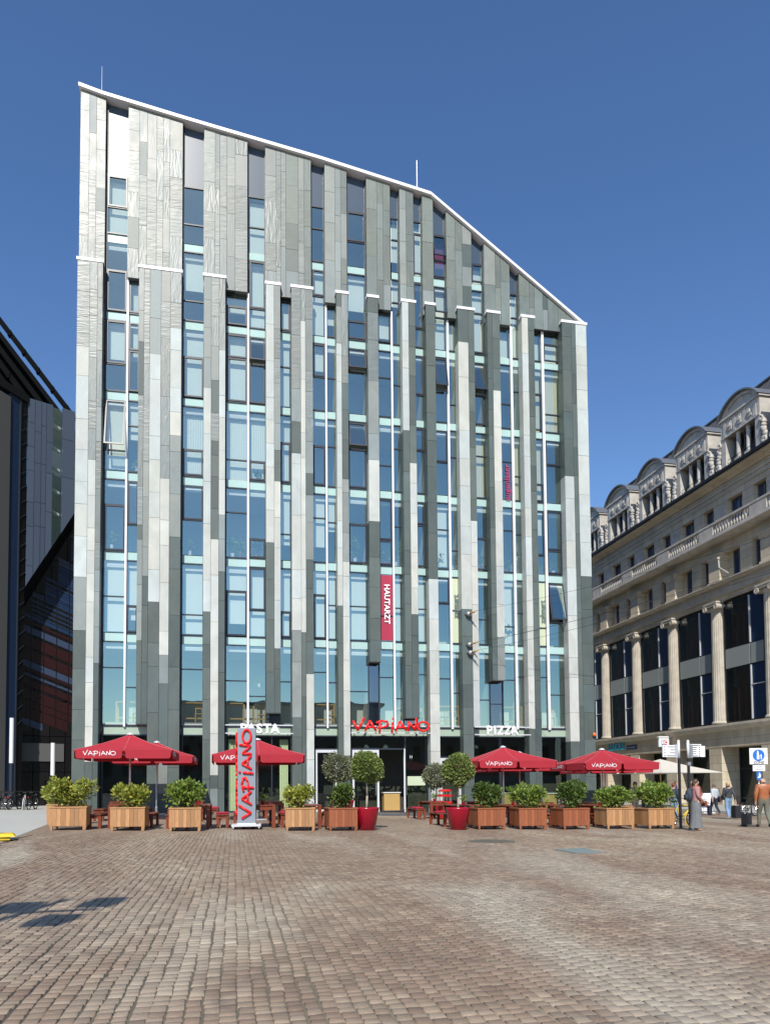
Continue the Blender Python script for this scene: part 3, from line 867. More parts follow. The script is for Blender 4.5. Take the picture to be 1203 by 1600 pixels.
# ground floor shopfronts
GB = [(-6.46, -4.31), (-2.58, -1.59), (-.40, 2.92), (4.17, 5.42), (6.12, 10.36), (11.05, 12.3), (12.95, 16.05), (16.9, 18.6)]
for gi, (x0, x1) in enumerate(GB):
    zg = gz(x0) - .02
    f = MB()
    f.box(x0 - .07, x0, YG - .05, YG + .1, zg, 4.72); f.box(x1, x1 + .07, YG - .05, YG + .1, zg, 4.72)
    f.box(x0, x1, YG - .06, YG + .1, zg, zg + .1); f.box(x0, x1, YG - .05, YG + .1, 4.25, 4.31)
    parts = [(x0, x1)]
    if gi == 2: parts = [(x0, .5), (.56, 1.9), (1.96, x1)]
    if gi == 6: parts = [(x0, 14.52), (14.66, x1)]
    for (a, b), (c, d) in zip(parts, parts[1:]): f.box(b, c, YG - .05, YG + .1, zg, 4.25)
    sf = f.build('shopfront', 'frame_metal', ob)
    q = MB(); q.box(x0, x1, YG + .0, YG + .05, 4.31, 4.715); q.build('header_panel', 'header_green', sf)
    def sheetg(a, b, c, d, m='shop_glass', nm='shop_pane', y=YG):
        q = MB(); q.add([(a, y, c), (b, y, c), (b, y, d), (a, y, d)], [(0, 1, 2, 3)]); return q.build(nm, m, sf)
    def door(a, b, z0, z1, y=YG - .06, hinge=None, ang=0):
        e = empty('door', (0, 0, 0), None, None); e.parent = sf
        M = Matrix.Identity(4)
        if hinge is not None: M = Matrix.Translation((hinge, y, 0)) @ Matrix.Rotation(R(ang), 4, 'Z') @ Matrix.Translation((-hinge, -y, 0))
        off = Vector(OFF[ob.name])
        OFF[e.name] = tuple(off)
        def put(mm): mm.v = [tuple(M @ Vector(p)) for p in mm.v]; return mm
        q = MB(); t = .11
        q.box(a, a + t, y - .03, y + .03, z0, z1); q.box(b - t, b, y - .03, y + .03, z0, z1); q.box(a + t, b - t, y - .03, y + .03, z0, z0 + .14); q.box(a + t, b - t, y - .03, y + .03, z1 - .15, z1)
        put(q).build('door_leaf', 'alu', e)
        q = MB(); q.add([(a + t, y, z0 + .14), (b - t, y, z0 + .14), (b - t, y, z1 - .15), (a + t, y, z1 - .15)], [(0, 1, 2, 3)]); put(q).build('door_pane', 'shop_glass', e)
        q = MB(); hx = b - .2 if hinge is None else (a + .2 if abs(hinge - b) < .1 else b - .2)
        q.tube((hx, y - .09, z0 + .9), (hx, y - .09, z0 + 1.9), .018, 8); put(q).build('door_handle', 'chrome', e)
    dz = gz(x0) + .02
    if gi == 3:
        f2 = MB(); f2.box(x0, x1, YG - .05, YG + .1, 3.55, 3.62); f2.build('transom', 'frame_metal', sf)
        sheetg(x0, x1, 3.62, 4.25); door(x0 + .04, x1 - .04, dz, 3.54)
    elif gi == 4:
        f2 = MB(); f2.box(x0, 9.12, YG - .05, YG + .1, 3.55, 3.64); f2.box(9.08, 9.16, YG - .05, YG + .1, dz, 4.25); f2.build('transom', 'frame_metal', sf)
        sheetg(x0, 9.08, 3.64, 4.25); sheetg(9.16, x1, dz, 4.25)
        door(6.2, 7.66, dz, 3.54); door(7.66, 9.06, dz, 3.54, hinge=9.06, ang=78)
        q = MB(); q.box(9.25, 10.25, YG - .02, YG - .01, 1.6, 2.1); q.build('menu_board', 'sign_pale_film', sf)
        text_mesh('11', .2, 'house_number', 'letter_white', sf, .01, .004, frame((9.45, YG - .02, 3.15), (1, 0, 0), (0, 0, 1)))
    elif gi == 5:
        f2 = MB(); f2.box(x0, x1, YG - .05, YG + .1, 3.1, 3.17); f2.build('transom', 'frame_metal', sf)
        sheetg(x0, x1, 3.17, 4.25); door(x0 + .04, x1 - .04, dz, 3.09)
    else:
        for a, b in parts: sheetg(a, b, zg + .1, 4.25)
    if gi in (2,):
        for a, b in ((-.3, .15), (2.35, 2.8)):
            q = MB(); k = 8; vs = []
            for i in range(k + 1): vs += [(a + (b - a) * i / k, YG + .3 + .05 * (i % 2), .35), (a + (b - a) * i / k, YG + .3 + .05 * (i % 2), 4.1)]
            q.add(vs, [(2 * i, 2 * i + 2, 2 * i + 3, 2 * i + 1) for i in range(k)]); q.build('curtain', 'curtain_cream', sf)
# writing on the upper windows
text_mesh('augenlaser', .5, 'window_lettering', 'letter_plum', ob, .01, .008, frame((15.28, YG - .065, 18.9), (0, 0, 1), (-1, 0, 0)))
text_mesh('HAUTARZT', .42, 'window_lettering', 'letter_white', ob, .01, .012, frame((8.17, YG - .065, 11.55), (0, 0, -1), (1, 0, 0)))
text_mesh('zahnart', .44, 'window_lettering', 'letter_slate', ob, .01, .004, frame((12.11, YG - .065, 11.6), (0, 0, 1), (-1, 0, 0)))
text_mesh('zahnart', .44, 'window_lettering', 'letter_slate', ob, .01, .004, frame((17.3, YG - .065, 11.5), (0, 0, 1), (-1, 0, 0)))
# plants, lamps and tables behind the glass ----------------------------------
def leafcloud(mb, c, rad, n, size, rg, shape=1., up=.4, mi=0):
    for _ in range(n):
        while True:
            p = Vector((rg.uniform(-1, 1), rg.uniform(-1, 1), rg.uniform(-1, 1)))
            if p.length < 1: break
        p = p * (.55 + .45 * rg.random()) if shape == 1. else p
        q = Vector((c[0] + p.x * rad[0], c[1] + p.y * rad[1], c[2] + p.z * rad[2]))
        d = Vector((p.x + rg.uniform(-.8, .8), p.y + rg.uniform(-.8, .8), p.z + up + rg.uniform(-.8, .8))).normalized()
        leaf(mb, q, d, size * rg.uniform(.7, 1.25), rg, mi)
def leaf(mb, q, d, s, rg, mi=0):
    sd = d.cross(Vector((rg.uniform(-1, 1), rg.uniform(-1, 1), rg.uniform(-1, 1)))).normalized() * s * .32
    nn = d.cross(sd).normalized() * s * .12
    mb.add([q, q + d * s * .5 + sd + nn, q + d * s, q + d * s * .5 - sd + nn], [(0, 1, 2), (0, 2, 3)], mi)
rp = random.Random(3)
for x, z, h in ((-6.2, 13.9, .9), (-5.0, 18.1, .5), (-2.3, 13.8, .7), (-.1, 13.8, 1.1), (.3, 13.8, .9), (1.15, 13.8, 1.2), (1.2, 18.0, .5), (6.5, 13.9, 1.4), (8.2, 13.8, .9), (8.8, 13.8, 1.3), (11.3, 13.8, .9), (12.1, 13.8, .8), (13.7, 13.9, .8), (15.2, 9.6, 1.5), (15.3, 13.8, .6), (17.3, 13.8, .4), (18.2, 13.8, 1.0), (15.9, 14.5, .5), (1.3, 6.9, .4)):
    e = empty('potted_plant', (x, YG + .38, z), 'green leafy plant in a small pot on a window sill', 'plant', 'potted plants behind the office windows')
    m = MB(); leafcloud(m, (0, 0, h * .6), (.22, .16, h * .5), int(60 + 60 * h), .17, rp); m.build('foliage', 'leaf_green', e)
    m = MB(); m.lathe([(.08, 0), (.12, .22), (.1, .22)], n=10); m.build('pot', rp.choice(['white_metal', 'white_metal', 'red_boards']), e)
def bar_table(x, y, z, lab):
    e = empty('bar_table', (x, y, z), lab, 'table', 'wooden tables behind the first floor glass')
    m = MB(); m.box(-.75, .75, -.35, .35, 1.02, 1.08); m.build('table_top', 'timber_yellow', e)
    for sx in (-.7, .7):
        for sy in (-.3, .3):
            m = MB(); m.box(sx - .04, sx + .04, sy - .04, sy + .04, 0, 1.02); m.build('leg', 'timber_yellow', e)
    m = MB(); m.box(-.66, .66, -.33, -.27, .2, .27); m.build('foot_rail', 'timber_yellow', e)
def wood_chair(x, y, z, lab):
    e = empty('wooden_chair', (x, y, z), lab, 'chair', 'wooden chairs behind the first floor glass')
    m = MB(); m.box(-.2, .2, -.2, .2, .44, .48); m.build('seat', 'timber_yellow', e)
    m = MB(); m.box(-.2, .2, .17, .2, .75, .95); m.build('backrest', 'timber_yellow', e)
    for sx in (-.18, .18):
        for sy, h in ((-.18, .44), (.18, .95)):
            m = MB(); m.box(sx - .022, sx + .022, sy - .022, sy + .022, 0, h); m.build('leg', 'timber_yellow', e)
for x in (-5.2, -2.0, .3, 1.2, 4.6, 11.6, 15.4):
    bar_table(x, YG + .75, 4.96, 'tall pale wooden table standing behind the first floor glass')
for x in (-4.9, -1.8, 1.4, 5.1, 8.9, 10.1, 11.4, 11.9, 12.1, 18.0):
    wood_chair(x, YG + .45, 4.96, 'small pale wooden chair standing behind the first floor glass')
for x, w_, lab in ((8.6, .9, 'pale wooden reception counter just inside the open entrance'), (14.6, 2.6, 'pale wooden counter with herbs behind the right shop window'), (18.0, .9, 'pale wooden counter behind the last window on the right')):
    e = empty('counter', (x, 40.0, gz(x)), lab, 'counter')
    m = MB(); m.box(-w_ / 2, w_ / 2, -.3, .3, .05, 1.05); m.build('front', 'timber_yellow', e)
    m = MB(); m.box(-w_ / 2 - .05, w_ / 2 + .05, -.35, .35, 1.052, 1.1); m.build('top', 'white_metal', e)
    if w_ > 1:
        for k in range(6):
            m = MB(); leafcloud(m, (-1 + k * .4, 0, 1.28), (.14, .14, .16), 60, .1, rp); m.build('herb', 'leaf_green', e)
for x, z in ((-5.4, 3.7), (-.2, 3.6), (1.2, 3.6), (7.2, 3.7), (8.3, 3.7), (13.6, 3.7), (15.2, 3.7)):
    e = empty('pendant_lamp', (x, 39.9, z), 'small white pendant lamp hanging inside the ground floor', 'lamp', 'pendant lamps inside the restaurant')
    m = MB(); m.lathe([(.16, 0), (.14, .1), (.03, .2)], n=14); m.build('shade', 'letter_white', e, True)
    m = MB(); m.tube((0, 0, .2), (0, 0, 4.5 - z), .008, 5); m.build('cord', 'black_metal', e)
# signs on rails above the doors
def rails(e, x0, x1, zs):
    for z in zs:
        m = MB(); m.box(x0, x1, YF - .02, YF + .03, z - .025, z + .025); m.build('sign_rail', 'alu', e)
    for x in (x0 + .25, x1 - .25):
        m = MB(); m.box(x - .02, x + .02, YF + .03, YG - .06, min(zs) - .025, min(zs) + .02); m.build('bracket', 'alu', e)
for txt, xc, rx in (('PASTA', 1.26, (-.45, 3.0)), ('PIZZA', 14.45, (12.9, 16.2))):
    zc = 4.58
    e = empty('sign_letters', (xc, YF, 4.3), ('big white %s letters on thin rails over the glass front' % txt), 'sign', world=True)
    for i, ch in enumerate(txt):
        ws = {'I': .22}.get(ch, .44)
        xs = sum({'I': .24}.get(c, .40) for c in txt[:i]) + .5 * {'I': .24}.get(ch, .40) - .5 * sum({'I': .24}.get(c, .40) for c in txt)
        text_mesh(ch, .66, 'letter', 'letter_white', e, .08, .022, frame((xc + xs, YF - .06, zc), (1, 0, 0), (0, 0, 1)))
    rails(e, rx[0], rx[1], (4.36, 4.78))
e = empty('wall_sign', (8.2, YF, 4.3), 'glowing red hand brushed VAPIANO sign over the open entrance', 'sign', world=True)
m = MB(); brush(m, frame((6.15, YF - .1, 4.47), (1, 0, 0), (0, 0, 1)), .575, .062, .05); m.build('lettering', 'letter_red', e, True)
rails(e, 6.05, 10.4, (4.42, 4.78))
# things fixed to the facade
for x, z, lab in ((12.62, 11.0, 'uppermost grey wire anchor bolted to the stone pier'), (12.66, 9.3, 'middle grey wire anchor on the stone pier, close above the lowest'), (12.7, 8.85, 'lowest grey wire anchor bolted to the stone pier')):
    e = empty('wire_anchor', (x, YF, z), lab, 'wire anchor', 'tram wire anchors on the facade')
    m = MB(); m.ball((.0, -.14, 0), .17, .14, .15, 12, 8); m.lathe([(.2, 0), (.2, .03)], (0, 0, 0), 12); m.build('rosette', 'grey_metal', e, True)
    m = MB(); m.tube((0, -.2, 0), (.25, -.75, .06), .05, 8, .03); m.ball((.14, -.5, .035), .07); m.build('insulator', 'timber_yellow', e, True)
    wv = [Vector((.25, -.75, .06)), Vector((9.5, -19, .25 + (11 - z) * .5))]
    m = MB(); pts = [wv[0].lerp(wv[1], t / 16) - Vector((0, 0, 1.6 * (t / 16) * (1 - t / 16))) for t in range(17)]
    m.path(pts, .008, 4); o = m.build('tram_wire', 'black_metal'); o.location = (x, YF, z)
    tag(o, 'thin dark overhead tram wire running off %s' % lab.replace('grey ', 'the ', 1).replace(' bolted to the stone pier', '').replace(' on the stone pier, close above the lowest', ''), 'wire', 'overhead tram wires')
m = MB()
pts = [Vector((13.2, 37.0, 9.3)).lerp(Vector((34, 30, 14.5)), t / 16) - Vector((0, 0, .8 * (t / 16) * (1 - t / 16))) for t in range(17)]
m.path(pts, .01, 4); tag(m.build('tram_wire', 'black_metal', loc=(13.2, 37, 9.3)), 'thin overhead wire rising to the right across the stone building', 'wire', 'overhead tram wires')
m = MB(); m.lathe([(.06, 0), (.1, .03), (.1, .12), (.06, .2), (0, .22)], n=12)
o = m.build('beacon_lamp', 'orange_lamp', smooth=True); o.location = (19.99, YF - .08, 4.3)
m = MB(); m.box(-.02, .02, 0, .1, -.03, .0); b = m.build('bracket', 'grey_metal', o)
tag(o, 'small orange beacon lamp on the corner of the slate building', 'lamp')
# ---------------------------------------------------------------- old stone building on the right (facade looks to -x)
XR = 36.0; zp0 = zk + .13
sb = empty('stone_building', (37, 54, zp0), 'old sandstone building with fluted columns, balustrade and arched dormers', 'building', world=True)
CY = [37.55 + 5.72 * k for k in range(7)]          # column axes
Y0, Y1 = 36.6, 72.6
def B(*boxes, name, m, par=None, bev=0, smooth=False):
    mb = MB()
    for b in boxes: mb.box(*b)
    return mb.build(name, m, par or sb, smooth, bevel=bev)
m = MB()
for c in CY:
    m.box(XR, XR + 1.6, c - .4, c + 1.05, zp0 - .1, 4.25)
m.box(XR - .02, XR + 2, Y0, Y1, 4.25, 5.45)
m.box(XR + .9, XR + 2, Y0, Y1, 15.3, 16.5)
m.box(XR + .15, XR + .9, Y0, Y1, 15.36, 16.5)
for c in CY:   # plain wall strips between the columns and the glass
    m.box(XR + .7, XR + 1.4, c - .62, c + .62, 6.05, 15.3)
m.build('wall', 'sandstone', sb)
B((XR + 1.62, XR + 1.72, Y0, Y1, zp0 - .1, 4.25), name='shop_front', m='bronze_dark')
for c in CY[:-1]:
    a, b = c + 1.05, c + 5.72 - .4
    f = B((XR + 1.5, XR + 1.6, a, a + .1, zp0, 4.25), (XR + 1.5, XR + 1.6, b - .1, b, zp0, 4.25), (XR + 1.5, XR + 1.6, (a + b) / 2 - .05, (a + b) / 2 + .05, zp0, 4.25), (XR + 1.5, XR + 1.6, a + .1, (a + b) / 2 - .05, 2.6, 2.7), (XR + 1.5, XR + 1.6, (a + b) / 2 + .05, b - .1, 2.6, 2.7), name='shop_window', m='frame_metal')
    q = MB(); q.add([(XR + 1.56, a, zp0), (XR + 1.56, b, zp0), (XR + 1.56, b, 4.2), (XR + 1.56, a, 4.2)], [(0, 3, 2, 1)]); q.build('shop_pane', 'shop_glass', f)
m = MB()
m.poly([(XR, Y0, 5.45), (XR - .25, Y0, 5.55), (XR - .42, Y0, 5.8), (XR - .42, Y0, 5.98), (XR + 1, Y0, 6.05), (XR + 1, Y0, 5.45)], (0, Y1 - Y0, 0))
m.build('ledge', 'carved_stone', sb)
m = MB()
m.poly([(XR + .15, Y0, 16.5), (XR - .1, Y0, 16.52), (XR - .4, Y0, 16.66), (XR - .4, Y0, 16.74), (XR + 1, Y0, 16.8), (XR + 1, Y0, 16.5)], (0, Y1 - Y0, 0))
m.box(XR + .02, XR + .16, Y0, Y1, 15.75, 16.49)
m.build('cornice', 'carved_stone', sb)
# fluted columns with ionic capitals
for c in CY:
    m = MB(); n = 80; prof = [(.66, 6.05), (.62, 6.3), (.60, 9), (.555, 14.7)]
    vs, fs = [], []
    for rad, z in prof:
        for i in range(n):
            t = 2 * math.pi * i / n
            rr_ = rad - (.032 * max(0, math.cos(20 * t + math.pi)) ** .5 if True else 0)
            vs.append((XR + .42 + rr_ * math.cos(t), c + rr_ * math.sin(t), z))
    for k in range(3):
        for i in range(n): fs.append((k * n + i, k * n + (i + 1) % n, (k + 1) * n + (i + 1) % n, (k + 1) * n + i))
    m.add(vs, fs)
    col = m.build('column', 'carved_stone', sb)
    m = MB(); m.lathe([(.72, 6.052), (.74, 6.12), (.68, 6.2), (.66, 6.24)], (XR + .42, c, 0), 24); m.build('column_base', 'carved_stone', col, True)
    m = MB()
    m.lathe([(.56, 14.7), (.66, 14.85), (.66, 15.0)], (XR + .42, c, 0), 24)
    m.box(XR - .38, XR + .9, c - .78, c + .78, 15.24, 15.355)
    for s in (-1, 1):
        m.ring((XR - .3, c + s * .66, 14.98), (1, 0, 0), .17, .08, 20, 6); m.ring((XR - .32, c + s * .66, 14.98), (1, 0, 0), .06, .05, 14, 6)
        m.tube((XR - .3, c + s * .66, 14.98), (XR + .8, c + s * .66, 14.98), .2, 12)
    m.box(XR - .34, XR + .8, c - .6, c + .6, 15.06, 15.24)
    m.build('capital', 'carved_stone', col)
# two-storey glass bays between the columns
for c in CY[:-1]:
    a, b = c + .75, c + 5.72 - .75
    f = MB()
    X = XR + .28
    f.box(X, X + .6, b - .08, b, 6.1, 15.2); f.box(X, X + .6, a, a + .08, 6.1, 15.2)
    f.box(X, X + .6, a, b, 6.05, 6.16); f.box(X, X + .6, a, b, 15.12, 15.28)
    f.box(X + .02, X + .12, a + .08, b - .08, 10.05, 10.15); f.box(X + .02, X + .12, a + .08, b - .08, 11.6, 11.68)
    f = f.build('bay_window', 'bronze_dark', sb)
    s = a + 1.45
    q = MB(); q.box(X - .03, X + .06, s - .05, s + .05, 6.17, 10.05); q.box(X - .03, X + .06, s - .05, s + .05, 11.68, 15.12)
    q.box(X - .03, X + .03, a + .1, s - .05, 8.6, 8.66); q.build('light_mullion', 'alu', f)
    q = MB(); q.box(X - .02, X + .05, s + .06, b - .1, 10.15, 11.6); q.box(X - .02, X + .05, a + .1, s - .06, 10.15, 11.6); q.build('spandrel_panel', 'spandrel_grey', f)
    for z0, z1 in ((6.17, 10.05), (11.68, 15.12)):
        q = MB(); q.add([(X + .04, s + .05, z0), (X + .04, b - .08, z0), (X + .04, b - .08, z1), (X + .04, s + .05, z1)], [(0, 3, 2, 1)]); q.build('window_pane', 'bay_glass', f)
        q = MB(); q.add([(X + .02, a + .1, z0), (X + .04, s - .05, z0), (X + .04, s - .05, z1), (X + .02, a + .1, z1)], [(0, 3, 2, 1)]); q.build('window_pane', 'navy_glass', f)
    q = MB()
    for z0, z1 in ((6.2, 10), (11.7, 15.1)):
        q.box(X + .9, X + 1.0, s, b - .2, z0, z1)
        for k in range(4): q.box(X + .45, X + .9, s + .3 + k * .8, s + .42 + k * .8, z0, z0 + 2.6)
    q.build('inner_wall', 'inner_wood', f)
# second floor: pilasters and window pairs, then the balcony
XW = XR + .35
m = MB()
m.box(XW + .55, XW + 1.3, Y0, Y1, 16.8, 24.3)
for c in CY:
    m.box(XW, XW + .56, c + 1.85, c + 3.05, 16.8, 19.05)
    m.box(XW - .02, XW + .56, c - 1.45, c + .82, 16.8, 19.9) if False else None
m.box(XW + .02, XW + .56, Y0, Y1, 19.05, 20.1)
for c in CY:
    m.box(XW + .04, XW + .56, c - 1.42, c + .2, 20.5, 22.95); m.box(XW + .04, XW + .56, c + 1.5, c + 2.65, 20.5, 22.95)
m.box(XW + .02, XW + .56, Y0, Y1, 22.95, 24.3)
m.box(XW + .03, XW + .56, Y0, Y1, 20.1, 20.5)
m.build('upper_wall', 'sandstone', sb)
for c in CY:
    m = MB()
    m.box(XW - .22, XW + .56, c - .62, c + .66, 16.8, 18.7); m.box(XW - .3, XW + .56, c - .7, c + .74, 18.7, 18.98); m.box(XW - .36, XW + .56, c - .76, c + .8, 18.98, 19.15)
    m.box(XW - .3, XW + .56, c - .7, c + .74, 16.78, 17.05)
    m.build('pilaster', 'sandstone', sb)
    B((XW - .0, XW + .1, c - 1.2, c + .0, 20.9, 22.6), name='wall_panel', m='weathered_stone')
def swin(y0, y1, z0, z1, x, par=sb):
    f = B((x, x + .1, y0, y0 + .09, z0, z1), (x, x + .1, y1 - .09, y1, z0, z1), (x, x + .1, (y0 + y1) / 2 - .05, (y0 + y1) / 2 + .05, z0, z1), (x, x + .1, y0 + .09, y1 - .09, z1 - .1, z1), (x, x + .1, y0 + .09, y1 - .09, z0, z0 + .1), name='window', m='lead', par=par)
    q = MB(); q.add([(x + .06, y0, z0), (x + .06, y1, z0), (x + .06, y1, z1), (x + .06, y0, z1)], [(0, 3, 2, 1)]); q.build('window_pane', 'navy_glass', f)
for c in CY[:-1]:
    for y0, y1 in ((c + .8, c + 1.85), (c + 3.05, c + 4.3)): swin(y0, y1, 16.82, 19.03, XW + .42)
    for y0, y1 in ((c + .2, c + 1.5), (c + 2.65, c + 4.3)): swin(y0, y1, 20.5, 22.94, XW + .42)
m = MB(); m.poly([(XR + .9, Y0, 19.9), (XR - .1, Y0, 19.95), (XR - .5, Y0, 20.1), (XR - .5, Y0, 20.22), (XR + .9, Y0, 20.24)], (0, Y1 - Y0, 0))
m.build('balcony_slab', 'weathered_stone', sb)
m = MB(); XB = XR - .32
m.box(XB - .16, XB + .16, Y0, Y1, 21.17, 21.32); m.box(XB - .13, XB + .13, Y0, Y1, 20.24, 20.38)
for c in CY:
    m.box(XB - .13, XB + .13, c - .75, c + .95, 20.38, 21.17)
bal = m.build('balustrade', 'weathered_stone', sb)
m = MB()
m.lathe([(.05, 20.38), (.06, 20.45), (.10, 20.6), (.085, 20.72), (.045, 20.92), (.06, 21.05), (.075, 21.17)], (XB, 0, 0), 8)
b0 = m.build('baluster', 'weathered_stone', bal, True)
for c in CY[:-1]:
    for k in range(13):
        o = b0 if (c == CY[0] and k == 0) else b0.copy()
        if o != b0: COL.objects.link(o)
        o.location = (0, c + .95 + (k + .5) * (5.72 - 1.7) / 13, 0)
m = MB(); m.poly([(XW + .6, Y0, 24.3), (XW - .1, Y0, 24.3), (XW - .25, Y0, 24.5), (XW - .65, Y0, 24.62), (XW - .65, Y0, 24.75), (XW + .6, Y0, 24.8)], (0, Y1 - Y0, 0))
for z in (23.4, 23.8): m.box(XW - .06, XW + .02, Y0, Y1, z, z + .1)
m.build('eaves_cornice', 'sandstone', sb)
m = MB(); m.box(XW - .82, XW - .5, Y0, Y1, 24.755, 24.98); m.build('gutter', 'bronze_dark', sb)
# mansard roof with four and more dormers
m = MB()
m.poly([(XW - .3, Y0, 24.85), (40.2, Y0, 32.6), (52, Y0, 33.2), (52, Y0, 24.0), (XW + .6, Y0, 24.0)], (0, Y1 - Y0 - 3, 0))
m.add([(XW - .3, Y1 - 3, 24.85), (XW - .3, Y1, 24.85), (41, Y1, 24.85), (40.2, Y1 - 3, 32.6), (52, Y1, 24.85), (52, Y1 - 3, 33)], [(0, 1, 3), (1, 2, 4, 5, 3)])
y = Y0
while y < Y1 - 3:
    m.tube((XW - .3, y, 24.87), (40.2, y, 32.62), .025, 4); y += .62
m.tube((40.15, Y0, 32.62), (40.15, Y1 - 3, 32.62), .13, 6)
roof = m.build('roof', 'roof_slate', sb)
m = MB(); m.box(XR + 2, 52, Y0, Y0 + .3, -.2, 24.2); m.box(XR + 2, 52, Y1 - .3, Y1, -.2, 24.8); m.box(XR + 2.0, XR + 2.3, Y0 + .3, Y1 - .3, -.1, 24.2); m.build('end_wall', 'sandstone', sb)
for c in CY[:-1]:
    yc = c + 2.35; hw = 2.08; xf = XR + .12
    m = MB()
    zc = [26.0, 27.55]
    m.box(xf, 41, yc - hw, yc + hw, 27.5, 28.82)              # frieze block and body
    for s in (-1, 1): m.box(xf, 41, yc + s * hw - (.5 if s > 0 else 0), yc + s * hw + (0 if s > 0 else .5), 24.9, 27.5)
    for k in (-.53, .53):
        m.box(xf + .05, xf + .6, yc + k - .2, yc + k + .2, 24.9, 25.55); m.lathe([(.17, 25.55), (.18, 25.62), (.165, 25.7), (.14, 27.3), (.18, 27.42), (.18, 27.5)], (xf + .28, yc + k, 0), 12)
    m.box(xf - .12, 41, yc - hw - .12, yc + hw + .12, 28.82, 28.98)
    m.box(xf - .06, xf, yc - hw, yc + hw, 27.46, 27.56)
    for k in (-1.06, 0, 1.06):
        m.box(xf - .07, xf, yc + k - .22, yc + k + .22, 27.85, 28.5); m.ring((xf - .08, yc + k, 28.2), (1, 0, 0), .13, .06, 12, 5); m.ball((xf - .08, yc + k, 28.2), .08, .09, .1, 8, 6)
    for k in (-1.6, -.53, .53, 1.6): m.box(xf - .05, xf, yc + k - .16, yc + k + .16, 27.6, 28.75)
    rad = (hw * hw + 1.05 ** 2) / (2 * 1.05); zc0 = 30.03 - rad; a0 = math.asin(hw / rad)
    arc = [(yc + rad * math.sin(a0 * (2 * i / 14 - 1)), zc0 + rad * math.cos(a0 * (2 * i / 14 - 1))) for i in range(15)]
    m.poly([(xf + .1, y, z) for y, z in arc], (4.8, 0, 0))
    a2 = [(yc + (rad - .22) * math.sin(a0 * .93 * (2 * i / 14 - 1)), zc0 + (rad - .22) * math.cos(a0 * .93 * (2 * i / 14 - 1))) for i in range(15)]
    m.poly([(xf - .05, y, z) for y, z in arc] + [(xf - .05, y, z) for y, z in a2[::-1]], (.15, 0, 0))
    d = m.build('dormer', 'weathered_stone', sb)
    m = MB()
    o2 = [(yc + (rad + .13) * math.sin(a0 * 1.05 * (2 * i / 14 - 1)), zc0 + (rad + .13) * math.cos(a0 * 1.05 * (2 * i / 14 - 1))) for i in range(15)]
    o1 = [(yc + (rad + .012) * math.sin(a0 * 1.05 * (2 * i / 14 - 1)), zc0 + (rad + .012) * math.cos(a0 * 1.05 * (2 * i / 14 - 1))) for i in range(15)]
    vs = [(x, y, z) for x in (xf - .3, 42) for ring in (o2, o1) for y, z in ring]
    fs = []
    for i in range(14): fs += [(i, i + 1, 31 + i, 30 + i), (15 + i, 45 + i, 46 + i, 16 + i), (i, 15 + i, 16 + i, i + 1)]
    fs += [(0, 30, 45, 15), (14, 29, 59, 44)]
    m.add(vs, fs); m.build('dormer_roof', 'lead', d)
    for s in (-1, 1):
        m = MB(); ys = yc + s * (hw + .0)
        pts = [(ys + s * .12, 27.1, .26), (ys + s * .34, 26.8, .2), (ys + s * .2, 26.5, .22), (ys + s * .36, 26.15, .3), (ys + s * .42, 25.75, .3), (ys + s * .3, 25.4, .34)]
        pts = [tuple(a_ + (b_ - a_) * t for a_, b_ in zip(u_, v_)) for u_, v_ in zip(pts, pts[1:]) for t in (0, .33, .67)] + pts[-1:]
        for i_, (y, z, q) in enumerate(pts): m.ball((xf + .06, y + .05 * math.sin(i_ * 2.1), z), .16 + .05 * (i_ % 2), q * .8, q * .75, 10, 7)
        m.ring((xf - .05, ys + s * .16, 27.12), (1, 0, 0), .16, .07, 14, 5); m.ring((xf - .05, ys + s * .38, 25.5), (1, 0, 0), .2, .08, 14, 5)
        m.box(xf - .1, xf + .5, ys - .05 + (0 if s > 0 else -.7), ys + .05 + (.7 if s > 0 else 0), 24.95, 25.2)
        m.build('scroll_ornament', 'weathered_stone', d, True)
    for k in (-1.06, 0, 1.06): swin(yc + k - .36, yc + k + .36, 25.0, 27.48, xf + .62, d)
    m = MB()
    for z in (25.5, 25.75): m.tube((xf + .1, yc - 1.5, z), (xf + .1, yc + 1.5, z), .02, 5)
    m.build('window_rail', 'black_metal', d)
# signs on the stone building
e = empty('shop_sign', (XR - .05, 63.8, 4.8), 'small blue LUKAS letters on the stone fascia above the white parasol', 'sign', world=True)
text_mesh('LUKAS', 1.0, 'lettering', 'cyan_letter', e, .1, .012, frame((XR - .12, 63.8, 5.05), (0, -1, 0), (0, 0, 1)))
e = empty('name_board', (XR - .05, 61.2, 4.85), 'narrow navy name board right of the blue letters on the fascia', 'sign', world=True)
m = MB(); m.box(XR - .1, XR - .03, 60.3, 62.0, 4.72, 5.1); m.build('board', 'navy_paint', e)
m = MB()
for k in range(9): m.box(XR - .106, XR - .1005, 60.5 + k * .15, 60.58 + k * .15 + (k % 3) * .02, 4.86, 4.96)
m.build('lettering', 'sign_grey', e)
e = empty('name_board', (XR - .05, 66.8, 4.85), 'short navy board left of the blue letters, half hidden by the slate building', 'sign', world=True)
m = MB(); m.box(XR - .1, XR - .03, 66.0, 67.4, 4.72, 5.0); m.build('board', 'navy_paint', e)
e = empty('bank_sign', (35.3, 55, 4.4), 'white EC bank sign box sticking out from the stone wall', 'sign', world=True)
m = MB(); m.box(34.8, 35.75, 54.9, 55.1, 4.62, 5.4); m.build('box', 'white_metal', e, bevel=.03)
m = MB(); m.box(34.75, XR, 54.85, 55.15, 5.4, 5.52); m.build('hood', 'white_metal', e)
